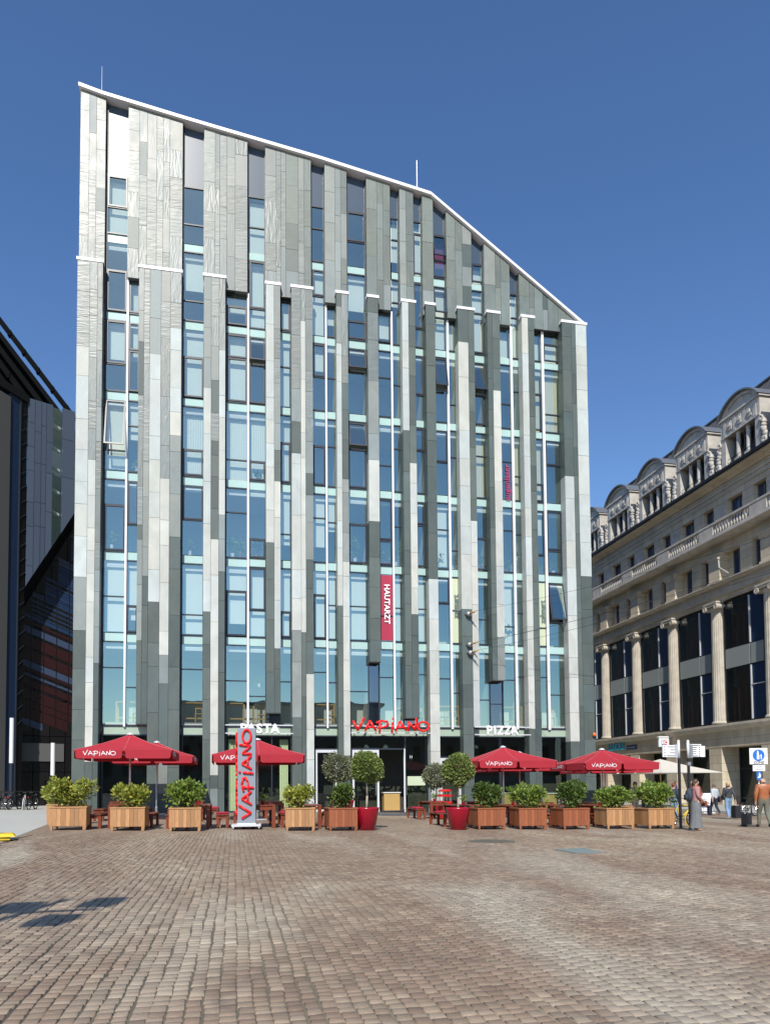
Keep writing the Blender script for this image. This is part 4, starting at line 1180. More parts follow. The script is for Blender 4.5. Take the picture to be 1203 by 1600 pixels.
for ch, x0, mm in (('E', 35.02, 'blue_paint'), ('C', 35.28, 'letter_red')):
    q = MB(); q.box(x0, x0 + .25, 54.885, 54.898, 4.78, 5.2); q.build('logo_field', mm, e)
    text_mesh(ch, .42, 'lettering', 'letter_white', e, .01, .015, frame((x0 + .125, 54.88, 4.99), (1, 0, 0), (0, 0, 1)))
m = MB(); m.tube((XR, 47.2, 17.2), (XR - .8, 47.2, 17.6), .05, 8); m.tube((XR - .75, 47.2, 17.55), (XR - .8, 47.2, 18.2), .06, 8); m.ball((XR - .8, 47.2, 18.25), .12)
tag(m.build('wall_lamp', 'weathered_stone', loc=(XR, 47.2, 17.2)), 'small pale bracket lamp on the stone frieze above the columns', 'lamp')
# house with red hip roof and mast far behind
e = empty('house', (42, 84, 0), 'far house with reddish brown roof and aerial mast behind the stone building', 'building')
m = MB(); m.box(-5, 12, -6, 8, -.3, 26); m.build('wall', 'sandstone', e)
m = MB(); m.add([(-5.4, -6.4, 26), (12, -6.4, 26), (12, 8, 26), (-5.4, 8, 26), (1, 0, 33.5), (8, 0, 33.5)], [(0, 1, 5, 4), (1, 2, 5), (2, 3, 4, 5), (3, 0, 4)]); m.build('roof', 'roof_red', e)
m = MB(); m.tube((-4.2, 2, 26), (-4.2, 2, 38.5), .08, 6); m.tube((-5.0, 2, 36), (-3.4, 2, 36.4), .04, 5); m.tube((-4.9, 2, 34.6), (-3.6, 2, 35), .04, 5); m.build('mast', 'grey_metal', e)

# ---------------------------------------------------------------- dark buildings on the left
J = Vector((-13.2, 50, 0)); D1 = Vector((.89, .456, 0)); N1 = Vector((.456, -.89, 0))
def P1(s, z, o=0): return J + D1 * s + N1 * o + Vector((0, 0, z))
pb = empty('glass_building', tuple(J + D1 * 5), 'dark glass building with an overhanging grey panelled upper part', 'building', world=True)
m = MB(); r = random.Random(2)
cuts = [0, .45, .85, 1.15, 1.55, 2.15, 2.95, 3.6, 5, 6.5, 8, 10]
GLZ = {4: 1, 6: 1}
botz = lambda s: 14.6 + 1.85 * s if s < 4.2 else 22.4 + (s - 4.2) * .2
panes = []
for i, (a, b) in enumerate(zip(cuts, cuts[1:])):
    z = 27.1
    if i in GLZ: panes.append((a, b)); continue
    while True:
        z2 = z - r.choice([1.6, 2.1, 2.6]); last = z2 < max(botz(a), botz(b)) + .5
        za, zb = (botz(a), botz(b)) if last else (z2, z2)
        g = .012
        p = [P1(a + g, za + g, 0), P1(b - g, zb + g, 0), P1(b - g, zb + g, -.2), P1(a + g, za + g, -.2), P1(a + g, z - g, 0), P1(b - g, z - g, 0), P1(b - g, z - g, -.2), P1(a + g, z - g, -.2)]
        m.hexa([tuple(q) for q in p]); z = z2
        if last: break
m.build('wall_panels', 'panel_grey', pb)
m = MB()
for a, b in panes:
    m.add([tuple(P1(a, botz(a), -.12)), tuple(P1(b, botz(b), -.12)), tuple(P1(b, 27, -.12)), tuple(P1(a, 27, -.12))], [(0, 1, 2, 3)])
    q = m.build('window_pane', 'window_glass', pb); m = MB()
    for k in range(9):
        fr = MB()
        z = 25.8 - k * 1.35 + r.uniform(-.3, .3)
        if z < botz(b) + .4: continue
        fr.hexa([tuple(P1(a, z, -.5)), tuple(P1(b, z - .25, -.5)), tuple(P1(b, z - .25, -.8)), tuple(P1(a, z, -.8)), tuple(P1(a, z + .14, -.5)), tuple(P1(b, z - .09, -.5)), tuple(P1(b, z - .09, -.8)), tuple(P1(a, z + .14, -.8))])
        fr.build('light_fitting', 'white_metal', pb)
m = MB()
m.hexa([tuple(P1(s, z, o)) for s, z, o in ((0, 12, -3), (12, 20, -3), (12, 20, -4), (0, 12, -4), (0, 27, -3), (12, 27, -3), (12, 27, -4), (0, 27, -4))]); m.build('back_wall', 'panel_grey', pb)
m = MB()
m.add([tuple(P1(-.3, 14.0, .05)), tuple(P1(4.2, 22.35, .05)), tuple(P1(4.2, 21.3, -1.6)), tuple(P1(-.3, 12.4, -1.6)), tuple(P1(-.3, 14.6, .05)), tuple(P1(4.2, 22.9, -.2)), tuple(P1(10, 22.5, .0)), tuple(P1(10, 21.5, -1.6))],
      [(0, 1, 2, 3), (1, 6, 7, 2)]); m.build('soffit', 'bronze_dark', pb)
m = MB()
for s in range(-4, 12):
    for k in range(9):
        z0 = .3 + k * 2.4
        m.hexa([tuple(P1(s + .02, z0 + .02, -1.6)), tuple(P1(s + .98, z0 + .02, -1.6)), tuple(P1(s + .98, z0 + .02, -1.8)), tuple(P1(s + .02, z0 + .02, -1.8)), tuple(P1(s + .02, z0 + 2.38, -1.6)), tuple(P1(s + .98, z0 + 2.38, -1.6)), tuple(P1(s + .98, z0 + 2.38, -1.8)), tuple(P1(s + .02, z0 + 2.38, -1.8))])
m.build('dark_cladding', 'dark_cladding', pb)
m = MB(); m.hexa([tuple(P1(s, z, o)) for s, z, o in ((-4, -.2, -1.85), (12, -.2, -1.85), (12, -.2, -2.1), (-4, -.2, -2.1), (-4, 22, -1.85), (12, 22, -1.85), (12, 22, -2.1), (-4, 22, -2.1))]); m.build('core_wall', 'bronze_dark', pb)
# slanting stripes painting reflections onto the lower facade's dark glass
z = 5.0
while z < 27:
    h = r.choice([.1, .16, .25, .45, .7]); k = r.choice(['navy_glass', 'navy_glass', 'pale_reflection', 'maroon_reflection', 'maroon_reflection']) if z < 13 else r.choice(['navy_glass', 'navy_glass', 'navy_glass', 'pale_reflection'])
    q = MB()
    for s in range(-2, 13):
        s0 = s * .8; za, zb = z - s0 * .34, z - (s0 + .74) * .34
        if za + h > botz(max(0, s0)) - 1.2 or zb < 5.2: continue
        q.add([tuple(P1(s0, za, -1.58)), tuple(P1(s0 + .74, zb, -1.58)), tuple(P1(s0 + .74, zb + h, -1.58)), tuple(P1(s0, za + h, -1.58))], [(0, 1, 2, 3)])
    if q.v: q.build('reflection_stripe', k, pb)
    z += h + r.choice([.02, .05, .2])
m = MB(); m.hexa([tuple(P1(s, z, o)) for s, z, o in ((.3, 3.4, -1.5), (2.9, 3.4, -1.5), (2.9, 3.4, -1.58), (.3, 3.4, -1.58), (.3, 4.6, -1.5), (2.9, 4.6, -1.5), (2.9, 4.6, -1.58), (.3, 4.6, -1.58))]); m.build('light_band', 'wall_dark', pb)
# glass wing at the left edge, running toward the viewer
D2 = Vector((-.515, -.857, 0)); N2 = Vector((.857, -.515, 0))
def P2(s, z, o=0): return J + D2 * s + N2 * o + Vector((0, 0, z))
lb = empty('side_wing', tuple(J + D2 * 5), 'dark glazed wing with a concrete edge at the left margin', 'building', world=True)
def hx(a, b, z0, z1, o0, o1, nm, mm, par=lb, z1b=None):
    z1b = z1 if z1b is None else z1b
    q = MB(); q.hexa([tuple(P2(a, z0, o0)), tuple(P2(b, z0, o0)), tuple(P2(b, z0, o1)), tuple(P2(a, z0, o1)), tuple(P2(a, z1, o0)), tuple(P2(b, z1b, o0)), tuple(P2(b, z1b, o1)), tuple(P2(a, z1, o1))]); return q.build(nm, mm, par)
hx(.05, .55, -.2, 26.8, 0, -.5, 'louvre_strip', 'dark_cladding')
hx(.55, .62, -.2, 26.9, .06, -.5, 'frame', 'frame_metal')
hx(.62, 1.4, -.2, 26.7, -.02, -.5, 'glass_wall', 'navy_glass')
hx(1.4, 8, -.2, 26.4, .06, -.5, 'edge_wall', 'wall_dark')
hx(0, 8, 26.7, 27.2, .1, -.5, 'coping', 'bronze_dark')
hx(.1, 8, -.2, 26.4, -1.2, -8, 'core', 'dark_cladding')
for k in range(22): MB().tube(P2(.05, 6 + k * .95, .03), P2(.53, 5.6 + k * .95, .03), .025, 4).build('louvre', 'frame_metal', lb)
# steep louvred roof seen above it
rb = empty('louvred_roof', (-15, 54, 27), 'black louvred steep roof cutting the sky at the left edge', 'roof', world=True)
m = MB(); a, b = Vector((-17.6, 54.5, 36.3)), Vector((-11.0, 52.6, 27.2))
back = Vector((-3.4, .2, -.9))
for k in range(12):
    o = back * (k * .19); e1 = a + o + Vector((0, 0, 0)); e2 = b + o
    d = Vector((0, .5, .0))
    m.hexa([tuple(e1), tuple(e2), tuple(e2 + d), tuple(e1 + d), tuple(e1 + Vector((.22, 0, .2))), tuple(e2 + Vector((.22, 0, .2))), tuple(e2 + d + Vector((.22, 0, .2))), tuple(e1 + d + Vector((.22, 0, .2)))])
    for t in range(7 if k % 3 == 0 else 0):
        p = e1.lerp(e2, t / 6.5); m.box(p.x - .05, p.x + .2, p.y - .1, p.y + .3, p.z - .1, p.z + .26)
m.build('louvre_blade', 'roof_black', rb)
m = MB(); m.poly([tuple(a + back * 2.2), tuple(b + back * 2.2), tuple(b + Vector((0, .6, -1))), tuple(a + Vector((0, .6, -1)))], (0, .3, 0)); m.build('roof_slab', 'roof_black', rb)
m = MB()
m.tube(a + back * 2.3 + Vector((2.2, -.6, -4.6)), b + back * 1.3 + Vector((.3, -.6, .2)), .1, 6); m.build('truss', 'white_metal', rb)
# building across the square (mirrored in the glass)
e = empty('opera_house', (10, -95, 0), 'long building across the square, mirrored as a dark band in the glass', 'building')
m = MB(); m.box(-70, 70, -20, 0, -.5, 15); m.box(-25, 25, -18, -2, 15, 21); m.build('wall', 'opera_stone', e)
m = MB(); m.box(-71, 71, -20.5, .5, 15.0, 15.5) if False else m.box(-26, 26, -18.5, -1.5, 21, 21.6); m.build('roof', 'lead', e)
m = MB()
for k in range(-16, 17): m.box(k * 4.2 - .9, k * 4.2 + .9, -.05, .06, 4, 11)
m.build('windows', 'bronze_dark', e)
# ---------------------------------------------------------------- terrace: parasols
def parasol_canopy(m, half, hv, ha, cut=.06, drop=.31):
    """square canopy of eight panels with a notched valance"""
    rim = []
    for s in range(4):
        a = math.pi / 2 * s
        c, q = round(math.cos(a)), round(math.sin(a))
        for t in (-1, 0):
            x, y = t * half, -half
            rim.append((x * c - y * q, x * q + y * c, hv))
    vs = [(0, 0, ha)]; fs = []
    n = len(rim); K = 4
    for k in range(K):
        t = (k + 1) / K
        for p in rim:
            sag = .05 * math.sin(math.pi * t)
            vs.append((p[0] * t, p[1] * t, ha + (hv - ha) * t - sag))
    for i in range(n):
        fs.append((0, 1 + i, 1 + (i + 1) % n))
        for k in range(K - 1): fs.append((1 + k * n + i, 1 + (k + 1) * n + i, 1 + (k + 1) * n + (i + 1) % n, 1 + k * n + (i + 1) % n))
    m.add(vs, fs)
    if not drop: return
    for i in range(n):
        a, b = Vector(rim[i]), Vector(rim[(i + 1) % n]); d = (b - a).normalized(); L = (b - a).length
        u = Vector((a.x + b.x, a.y + b.y, 0)).normalized() * .0
        p = [(0, 0), (0, -.03), (cut, -.06), (cut, -drop + .08), (cut + .03, -drop + .02), (cut + .08, -drop), (L - cut - .08, -drop), (L - cut - .03, -drop + .02), (L - cut, -drop + .08), (L - cut, -.06), (L, -.03), (L, 0)]
        m.poly([tuple(a + d * x + Vector((0, 0, z))) for x, z in p], tuple(Vector((-d.y, d.x, 0)) * .006))
HV, HA, HALF = 2.6, 3.27, 1.75
ps = empty('parasol', (0, 0, 0), 'x', 'parasol', 'red parasols on the terrace')
m = MB(); parasol_canopy(m, HALF, HV, HA); can = m.build('canopy', 'canvas_red', ps)
for s in range(4):
    m = MB(); brush(m, Matrix.Rotation(math.pi / 2 * s, 4, 'Z') @ frame((-1.42, -HALF - .008, HV - .205), (1, 0, 0), (0, 0, 1)), .158, .0115, .003, 4)
    m.build('lettering', 'letter_white', can)
m = MB(); m.tube((0, 0, .1), (0, 0, 3.2), .035, 12); m.build('pole', 'alu', ps, True)
m = MB(); m.lathe([(.14, 3.262), (.12, 3.3), (.03, 3.34), (0, 3.345)], n=14); m.build('top_cap', 'alu', ps)
m = MB(); m.box(-.38, .38, -.38, .38, 0, .07); m.tube((0, 0, .07), (0, 0, .4), .06, 12); m.build('base', 'grey_metal', ps, bevel=.01)
for k in range(8):
    a = math.pi / 4 * k; ln = HALF * (1.414 if k % 2 else 1)
    m = MB(); m.path([(ln * u * math.cos(a), ln * u * math.sin(a), HA + (HV - HA) * u - .05 * math.sin(math.pi * u) + .004) for u in (.03, .25, .5, .75, 1)], .007, 4)
    m.build('seam', 'seam_pink', can)
for k in range(8):
    a = math.pi / 4 * k; ln = HALF * (1.38 if k % 2 else .97)
    m = MB(); m.tube((0, 0, HA - .09), (ln * math.cos(a), ln * math.sin(a), HV - .03), .014, 5)
    m.tube((0, 0, 2.35), (ln * .5 * math.cos(a), ln * .5 * math.sin(a), (HA + HV) / 2 - .07), .011, 5)
    m.build('rib', 'alu', ps)
PAR = [(-4.04, 30.29, 1.04, 'leftmost front red parasol, above the first two planters'), (.92, 29.82, .995, 'red parasol behind the tall grey lettered sign column'),
       (11.59, 30.32, .968, 'red parasol behind the potted tree with the bright round crown right of the door'), (16.13, 29.94, .955, 'rightmost red parasol, in front of the white one'),
       (-3.5, 35.0, 1.03, 'rear red parasol half hidden behind the leftmost one'), (14.1, 34.6, .965, 'rear red parasol in the gap between the two right hand front ones'), (19.0, 35.0, .95, 'rear red parasol peeking out under the rightmost front one')]
for i, (x, y, sz, lab) in enumerate(PAR):
    o = ps if i == 0 else dup(ps, (0, 0, 0))
    o.location = (x, y, gz(x)); o.scale = (1, 1, sz); o['label'] = lab
wp = empty('parasol', (29.2, 46, zp0), 'wide cream white parasol before the stone building', 'parasol', rot=.25)
m = MB(); parasol_canopy(m, 2.9, 2.35, 3.35, drop=.0); m.build('canopy', 'canvas_white', wp)
m = MB(); m.tube((0, 0, 0), (0, 0, 3.3), .04, 10); m.build('pole', 'timber_yellow', wp)
m = MB(); m.box(-.4, .4, -.4, .4, 0, .08); m.build('base', 'grey_metal', wp)

# ---------------------------------------------------------------- planters and shrubs
def planter(name, mtl, lab, w=.95, d=.95, h=.72):
    e = empty(name, (0, 0, 0), lab, 'planter', 'wooden plant boxes round the terrace')
    m = MB(); n = 7
    for s in (-1, 1):
        for i in range(n):
            a = -w / 2 + .07 + i * (w - .14) / n; b = a + (w - .14) / n - .006
            m.box(a, b, s * d / 2 - .015 - s * .018, s * d / 2 + .015 - s * .018, .13, h - .045)
            a = -d / 2 + .07 + i * (d - .14) / n; b = a + (d - .14) / n - .006
            m.box(s * w / 2 - .015 - s * .018, s * w / 2 + .015 - s * .018, a, b, .13, h - .045)
    m.box(-w / 2 + .05, w / 2 - .05, -d / 2 + .05, d / 2 - .05, .12, .14)
    m.build('side_boards', mtl, e)
    for sx in (-1, 1):
        for sy in (-1, 1):
            m = MB(); x, y = sx * (w / 2 - .045), sy * (d / 2 - .045); k = .045; q = .03
            m.hexa([(x - sx * .02 - q, y - q, 0), (x - sx * -.0 + q - (.0), y - q, 0), (x + q, y + q, 0), (x - sx * .02 - q, y + q, 0), (x - k, y - k, .16), (x + k, y - k, .16), (x + k, y + k, .16), (x - k, y + k, .16)])
            m.box(x - k, x + k, y - k, y + k, .161, h - .045); m.build('leg', mtl, e)
    m = MB(); t = .09
    m.box(-w / 2 - .015, w / 2 + .015, -d / 2 - .015, -d / 2 + t, h - .042, h); m.box(-w / 2 - .015, w / 2 + .015, d / 2 - t, d / 2 + .015, h - .042, h)
    m.box(-w / 2 - .015, -w / 2 + t, -d / 2 + t, d / 2 - t, h - .042, h); m.box(w / 2 - t, w / 2 + .015, -d / 2 + t, d / 2 - t, h - .042, h); m.build('rim', mtl, e)
    m = MB(); m.box(-w / 2 + .04, w / 2 - .04, -d / 2 + .04, d / 2 - .04, h - .14, h - .07); m.build('soil', 'soil', e)
    return e
def shrub(lab, mtl, seed, w=1.05, d=.8, h=1.0, n=1500, size=.12, gap=.0):
    e = empty('shrub', (0, 0, 0), lab, 'shrub', 'leafy shrubs in the plant boxes')
    rg = random.Random(seed)
    m, st = MB(), MB()
    nb = 11
    for k in range(nb):
        bx, by = rg.uniform(-w * .3, w * .3), rg.uniform(-d * .3, d * .3)
        tx, ty, tz = rg.uniform(-w * .52, w * .52), rg.uniform(-d * .5, d * .5), h * rg.uniform(.62, 1.0)
        p0, p1 = Vector((bx, by, 0)), Vector((tx, ty, tz)); pm = (p0 + p1) / 2 + Vector((rg.uniform(-.06, .06), rg.uniform(-.06, .06), .05))
        st.tube(p0, pm, .014, 5, .01); st.tube(pm, p1, .01, 5, .004)
        for j in range(n // nb):
            t = rg.random() ** .6
            c = (pm.lerp(p1, (t - .35) / .65) if t > .35 else p0.lerp(pm, t / .35))
            rad = .10 + .16 * math.sin(math.pi * min(1, t * .9 + .1))
            v = Vector((rg.gauss(0, 1), rg.gauss(0, 1), rg.gauss(0, .8))).normalized() * rad * rg.random() ** .4
            q = c + v
            if q.z < .06: continue
            leaf(m, q, (v * 4 + Vector((rg.uniform(-.5, .5), rg.uniform(-.5, .5), .35 + rg.uniform(-.4, .5)))).normalized(), size * rg.uniform(.6, 1.2), rg)
    m.build('foliage', mtl, e); st.build('stem', 'twig', e)
    return e
po = planter('planter_box', 'oak_boards', 'x'); pr = planter('planter_box', 'red_boards', 'x')
sy = [shrub('x', 'leaf_yellow', 21, 1.15, .85, .82), shrub('x', 'leaf_yellow', 22, 1.0, .8, .78)]
sg = [shrub('x', 'leaf_green', 31, .95, .7, .85), shrub('x', 'leaf_dark', 32, .9, .7, .82), shrub('x', 'leaf_dark', 33, .88, .7, .88)]
PL = [(-4.97, 24.18, po, 'y0', 1.05, 1.05, 'leftmost pale wooden plant box in the front row', 'broad yellow green shrub in the leftmost front plant box'),
      (-3.15, 23.7, po, 'y1', 1.0, .95, 'pale wooden plant box under the leftmost red parasol', 'yellow green shrub in the second pale plant box from the left'),
      (-1.46, 23.25, po, 'g0', .93, 1.05, 'pale wooden plant box just left of the tall grey sign column', 'two lobed green shrub just left of the tall sign column'),
      (2.03, 23.2, po, 'y1', .9, .95, 'pale wooden plant box between sign column and entrance', 'yellow green shrub between sign column and entrance'),
      (3.32, 23.1, pr, 'g1', .88, 1.0, 'red brown plant box beside the red pot before the glass door', 'dark green shrub in front of the grey topiary by the entrance'),
      (8.32, 23.35, pr, 'g2', .96, .98, 'red brown plant box right of the red pot on the right', 'dark glossy shrub right of the right hand topiary pot'),
      (9.72, 23.2, pr, 'g0', .96, .98, 'red brown plant box under the middle of the right terrace, shrub with open gap', 'green shrub under the gap between the two right parasols'),
      (11.2, 23.1, pr, 'g2', .96, 1.0, 'rightmost of the red brown plant boxes', 'dark glossy shrub in the rightmost red brown box'),
      (12.95, 23.3, po, 'g0', 1.0, .9, 'pale wooden plant box beneath the rightmost red parasol', 'thin light green shrub beneath the rightmost red parasol'),
      (14.42, 23.2, po, 'g0', 1.0, 1.1, 'rightmost plant box, pale wood, next to the yellow bicycle', 'broad light green shrub next to the yellow bicycle'),
      (-5.75, 27.3, po, 'y0', 1.05, .9, 'pale plant box half hidden behind the leftmost one', 'yellow green shrub behind the leftmost front plant box'),
      (14.6, 26.2, po, 'g1', 1.0, 1.0, 'pale weathered plant box in the second row at the right', 'dark shrub in the second row at the right end'),
      (16.6, 33.5, pr, 'g2', 1.0, 1.25, 'low box of the dark hedge at the rear of the terrace', 'dark hedge plant behind the right parasol pole')]
used = set()
for i, (x, y, p, s, w_, hs, lp, ls) in enumerate(PL):
    o = dup(p, (0, 0, 0)) if p.name in used else p
    used.add(p.name)
    o.location = (x, y, gz(x)); o.scale = (w_ / .95 if w_ > .9 else .95, 1, 1); o.rotation_euler = (0, 0, R([2, -1.5, 1, -2.5, 3, 0, -2][i % 7])); o['label'] = lp
    q = (sy if s[0] == 'y' else sg)[int(s[1])]
    v = dup(q, (0, 0, 0)) if q.name in used else q
    used.add(q.name)
    v.location = (x, y, gz(x) + .64); v.scale = (w_, 1, hs); v.rotation_euler = (0, 0, [0, math.pi, .15, -.2, math.pi][i % 5]); v['label'] = ls
# ball trees in red pots
def pot(x, y, lab, s=1.):
    e = empty('flower_pot', (x, y, gz(x)), lab, 'flower pot', 'red glazed pots at the entrance', scale=(s, s, s))
    m = MB(); m.lathe([(.24, 0), (.27, .01), (.40, .68), (.41, .72), (.36, .72), (.34, .6)], n=36); m.build('pot', 'pot_red', e, True)
    m = MB(); m.lathe([(0, .62), (.345, .62)][::-1], n=24); m.build('soil', 'soil', e)
def balltree(x, y, z, lab, mtl, seed, th, R_, n, size, loose=0., sz=1.):
    e = empty('ball_tree', (x, y, z), lab, 'tree', 'ball trees in red pots')
    rg = random.Random(seed)
    m = MB(); m.tube((0, 0, 0), (.02, .0, th * .5), .04, 8, .034); m.tube((.02, 0, th * .5), (0, 0, th + R_ * .5), .034, 8, .02)
    for k in range(14):
        d = Vector((rg.uniform(-1, 1), rg.uniform(-1, 1), rg.uniform(-.2, 1))).normalized()
        m.tube((0, 0, th + R_ * .3), Vector((0, 0, th + R_ * sz)) + d * R_ * .75, .012, 5, .004)
    m.build('trunk', 'bark', e, True)
    m = MB()
    lumps = [(Vector((rg.gauss(0, 1), rg.gauss(0, 1), rg.gauss(0, 1))).normalized(), rg.uniform(.04, .13)) for _ in range(26)]
    for _ in range(n):
        d = Vector((rg.gauss(0, 1), rg.gauss(0, 1), rg.gauss(0, 1))).normalized()
        k = 1 + sum(a for l, a in lumps if d.dot(l) > .88) - loose * rg.random() * .9
        rad = R_ * k * (.55 + .45 * rg.random() ** .35)
        p = Vector((d.x * rad, d.y * rad, d.z * rad * sz + th + R_ * sz))
        leaf(m, p, (d + Vector((rg.uniform(-.9, .9), rg.uniform(-.9, .9), rg.uniform(-.6, 1)))).normalized(), size * rg.uniform(.7, 1.3), rg)
    m.build('crown', mtl, e)
pot(4.15, 23.0, 'red glazed pot holding the ball tree before the open door')
balltree(4.15, 23.0, gz(4.15) + .62, 'clipped ball tree in red pot in front of the open entrance', 'leaf_olive', 41, .95, .44, 5200, .075, 0, .98)
pot(7.2, 23.0, 'red glazed pot of the right hand ball tree, beside the bench')
balltree(7.2, 23.0, gz(7.2) + .62, 'clipped ball tree with egg shaped crown below the right parasol', 'leaf_olive', 42, .88, .44, 5200, .075, 0, 1.02)
pot(9.75, 34.7, 'red glazed pot against the pale pier, behind the red bin')
balltree(9.75, 34.7, gz(9.75) + .62, 'loose grey leaved ball tree by the pale pier behind the bin', 'leaf_grey', 43, .75, .66, 3200, .11, .35, .85)
pot(4.45, 30.2, 'red glazed pot seen through the dark shrub left of the door', 1.15)
balltree(4.3, 30.2, gz(4.3) + .7, 'grey leaved ball tree behind the dark shrub left of the entrance', 'leaf_grey', 44, .85, .58, 3400, .1, .3, .95)

# ---------------------------------------------------------------- tables, benches, cushions
tb = empty('table', (0, 0, 0), 'x', 'table', 'long red brown wooden tables on the terrace')
m = MB()
for k in range(6): m.box(-.39 + k * .132, -.39 + k * .132 + .122, -1.05, 1.05, .72, .755)
m.build('table_top', 'bench_wood', tb)
for sx in (-1, 1):
    for sy in (-1, 1):
        m = MB(); m.box(sx * .33 - .06, sx * .33 + .06, sy * .98 - .06, sy * .98 + .06, 0, .718); m.build('leg', 'bench_wood', tb)
for s in (-1, 1):
    m = MB(); m.box(-.26, .26, s * .99 - .03, s * .99 + .03, .6, .7); m.tube((-.3 * s, s * .96, .12), (.3 * s, s * .96, .62), .009, 5); m.build('brace', 'bench_wood', tb)
bn = empty('bench', (0, 0, 0), 'x', 'bench', 'long red brown wooden benches on the terrace')
m = MB()
for k in range(3): m.box(-.19 + k * .13, -.19 + k * .13 + .12, -1.0, 1.0, .425, .455)
m.build('seat', 'bench_wood', bn)
for sx in (-1, 1):
    for sy in (-1, 1):
        m = MB(); m.box(sx * .145 - .045, sx * .145 + .045, sy * .92 - .045, sy * .92 + .045, 0, .424); m.build('leg', 'bench_wood', bn)
for s in (-1, 1):
    m = MB(); m.box(-.1, .1, s * .92 - .03, s * .92 + .03, .32, .42); m.build('brace', 'bench_wood', bn)
cs = None
BEH = ['leftmost plant box', 'second plant box from the left', 'plant box left of the sign column', 'tall sign column', 'plant box left of the entrance', 'potted ball tree on the right', 'red brown box right of the potted tree', 'middle red brown box', 'rightmost red brown box', 'pale box under the right parasol', 'rightmost pale plant box']
rows = [(-3.55, 25.6, 1, 'behind the second front plant box'), (-1.15, 25.2, 2, 'by the box left of the sign column'), (.95, 25.4, 3, 'just right of the tall sign column'), (2.5, 25.6, 4, 'between sign column and entrance'),
        (8.1, 25.5, 5, 'right of the right ball tree'), (9.95, 25.4, 6, 'behind the middle red brown box'), (11.75, 25.5, 7, 'behind the rightmost red brown box'), (13.55, 25.7, 8, 'under the rightmost red parasol'),
        (-4.3, 30.6, 9, 'in the rear row below leftmost parasol'), (-1.6, 30.9, 10, 'in the rear row left of the sign column'), (1.6, 31.0, 11, 'in the rear row behind the sign column'), (8.6, 31.2, 12, 'in the rear row right of the red bin'), (10.9, 31.2, 13, 'in the rear row behind the right parasol'), (13.4, 31.0, 14, 'in the rear row between right parasols'), (15.9, 31.0, 15, 'in the rear row at the far right')]
first = True
for i, (x, y, k, where) in enumerate(rows):
    t = tb if first else dup(tb, (0, 0, 0))
    t.location = (x, y, gz(x)); t['label'] = 'red brown slatted wooden table ' + where
    for s in (-1, 1):
        b = bn if first else dup(bn, (0, 0, 0)); first = False
        bx = x + s * .78; b.location = (bx, y + .1 * s, gz(bx)); b['label'] = 'bench %s of the table %s' % ('left' if s < 0 else 'right', where)
        if i not in (0, 8, 14):
            for c, cy in enumerate((-.45, .25)):
                if (i + c + s) % 3 == 0: continue
                m = MB(); m.box(-.18, .18, -.19, .19, 0, .06)
                if cs is None:
                    cs = o = m.build('seat_cushion', 'cushion_red', bevel=.025)
                else:
                    o = cs.copy(); COL.objects.link(o)
                o.location = (bx, y + .1 * s + cy, gz(bx) + .457)
                tag(o, '%s cushion %s of table %s' % ('nearer' if c == 0 else 'farther', 'left' if s < 0 else 'right', where), 'cushion', 'red seat cushions on the benches')
    if i in (1, 2, 4, 5, 7, 11, 12, 13):
        e = empty('potted_herb', (x, y - .3, gz(x) + .757), 'potted herb on the table %s' % where, 'plant', 'potted herbs on the terrace tables')
        m = MB(); m.lathe([(.05, 0), (.08, .12)], n=10); m.build('pot', 'pot_red', e)
        m = MB(); leafcloud(m, (0, 0, .22), (.14, .14, .14), 70, .09, rp); m.build('foliage', 'leaf_green', e)

# ---------------------------------------------------------------- sign column, bin
e = empty('sign_column', (.40, 23.95, gz(.4)), 'tall grey sign column on castors with red brushed VAPIANO lettering', 'sign', rot=R(-4))
m = MB(); m.box(-.285, .285, -.17, .17, .2, 3.25); m.build('body', 'totem_grey', e, bevel=.008)
m = MB(); m.box(-.46, .46, -.42, .42, .1, .165); m.box(-.3, .3, -.2, .2, .165, .2); m.build('base_plate', 'alu', e)
for sx in (-1, 1):
    for sy_ in (-1, 1):
        m = MB(); m.tube((sx * .4 - .02, sy_ * .36, .05), (sx * .4 + .02, sy_ * .36, .05), .05, 12); m.box(sx * .4 - .03, sx * .4 + .03, sy_ * .36 - .03, sy_ * .36 + .03, .06, .1); m.build('castor', 'chrome', e)
m = MB(); brush(m, frame((.17, -.172, .36), (0, 0, 1), (-1, 0, 0)) @ Matrix.Diagonal((1.0, .8, 1, 1)), .395, .042, .035); m.build('lettering', 'letter_red', e, True)
m = MB(); brush(m, frame((-.287, -.14, .36), (0, 0, 1), (0, 1, 0)) @ Matrix.Diagonal((1, .66, 1, 1)), .38, .042, .035); m.build('lettering', 'letter_red', e, True)
e = empty('litter_bin', (9.0, 30.6, gz(9)), 'bright red cylindrical litter bin with raised lid near the entrance', 'bin')
m = MB(); m.lathe([(.30, .04), (.32, .06), (.32, .76), (.29, .78), (0, .78)], n=24); m.build('body', 'bin_red', e)
m = MB(); m.lathe([(.33, .98), (.33, 1.08), (.26, 1.08), (.26, .98), (.33, .98)], n=24); m.build('collar', 'bin_red', e)
m = MB(); m.lathe([(.3, 1.2), (.31, 1.24), (.2, 1.3), (0, 1.31)], n=24); m.build('lid', 'bin_red', e)
for k in range(6): MB().tube((.27 * math.cos(k * 1.05), .27 * math.sin(k * 1.05), .74), (.27 * math.cos(k * 1.05), .27 * math.sin(k * 1.05), 1.22), .014, 5).build('rod', 'chrome', e)

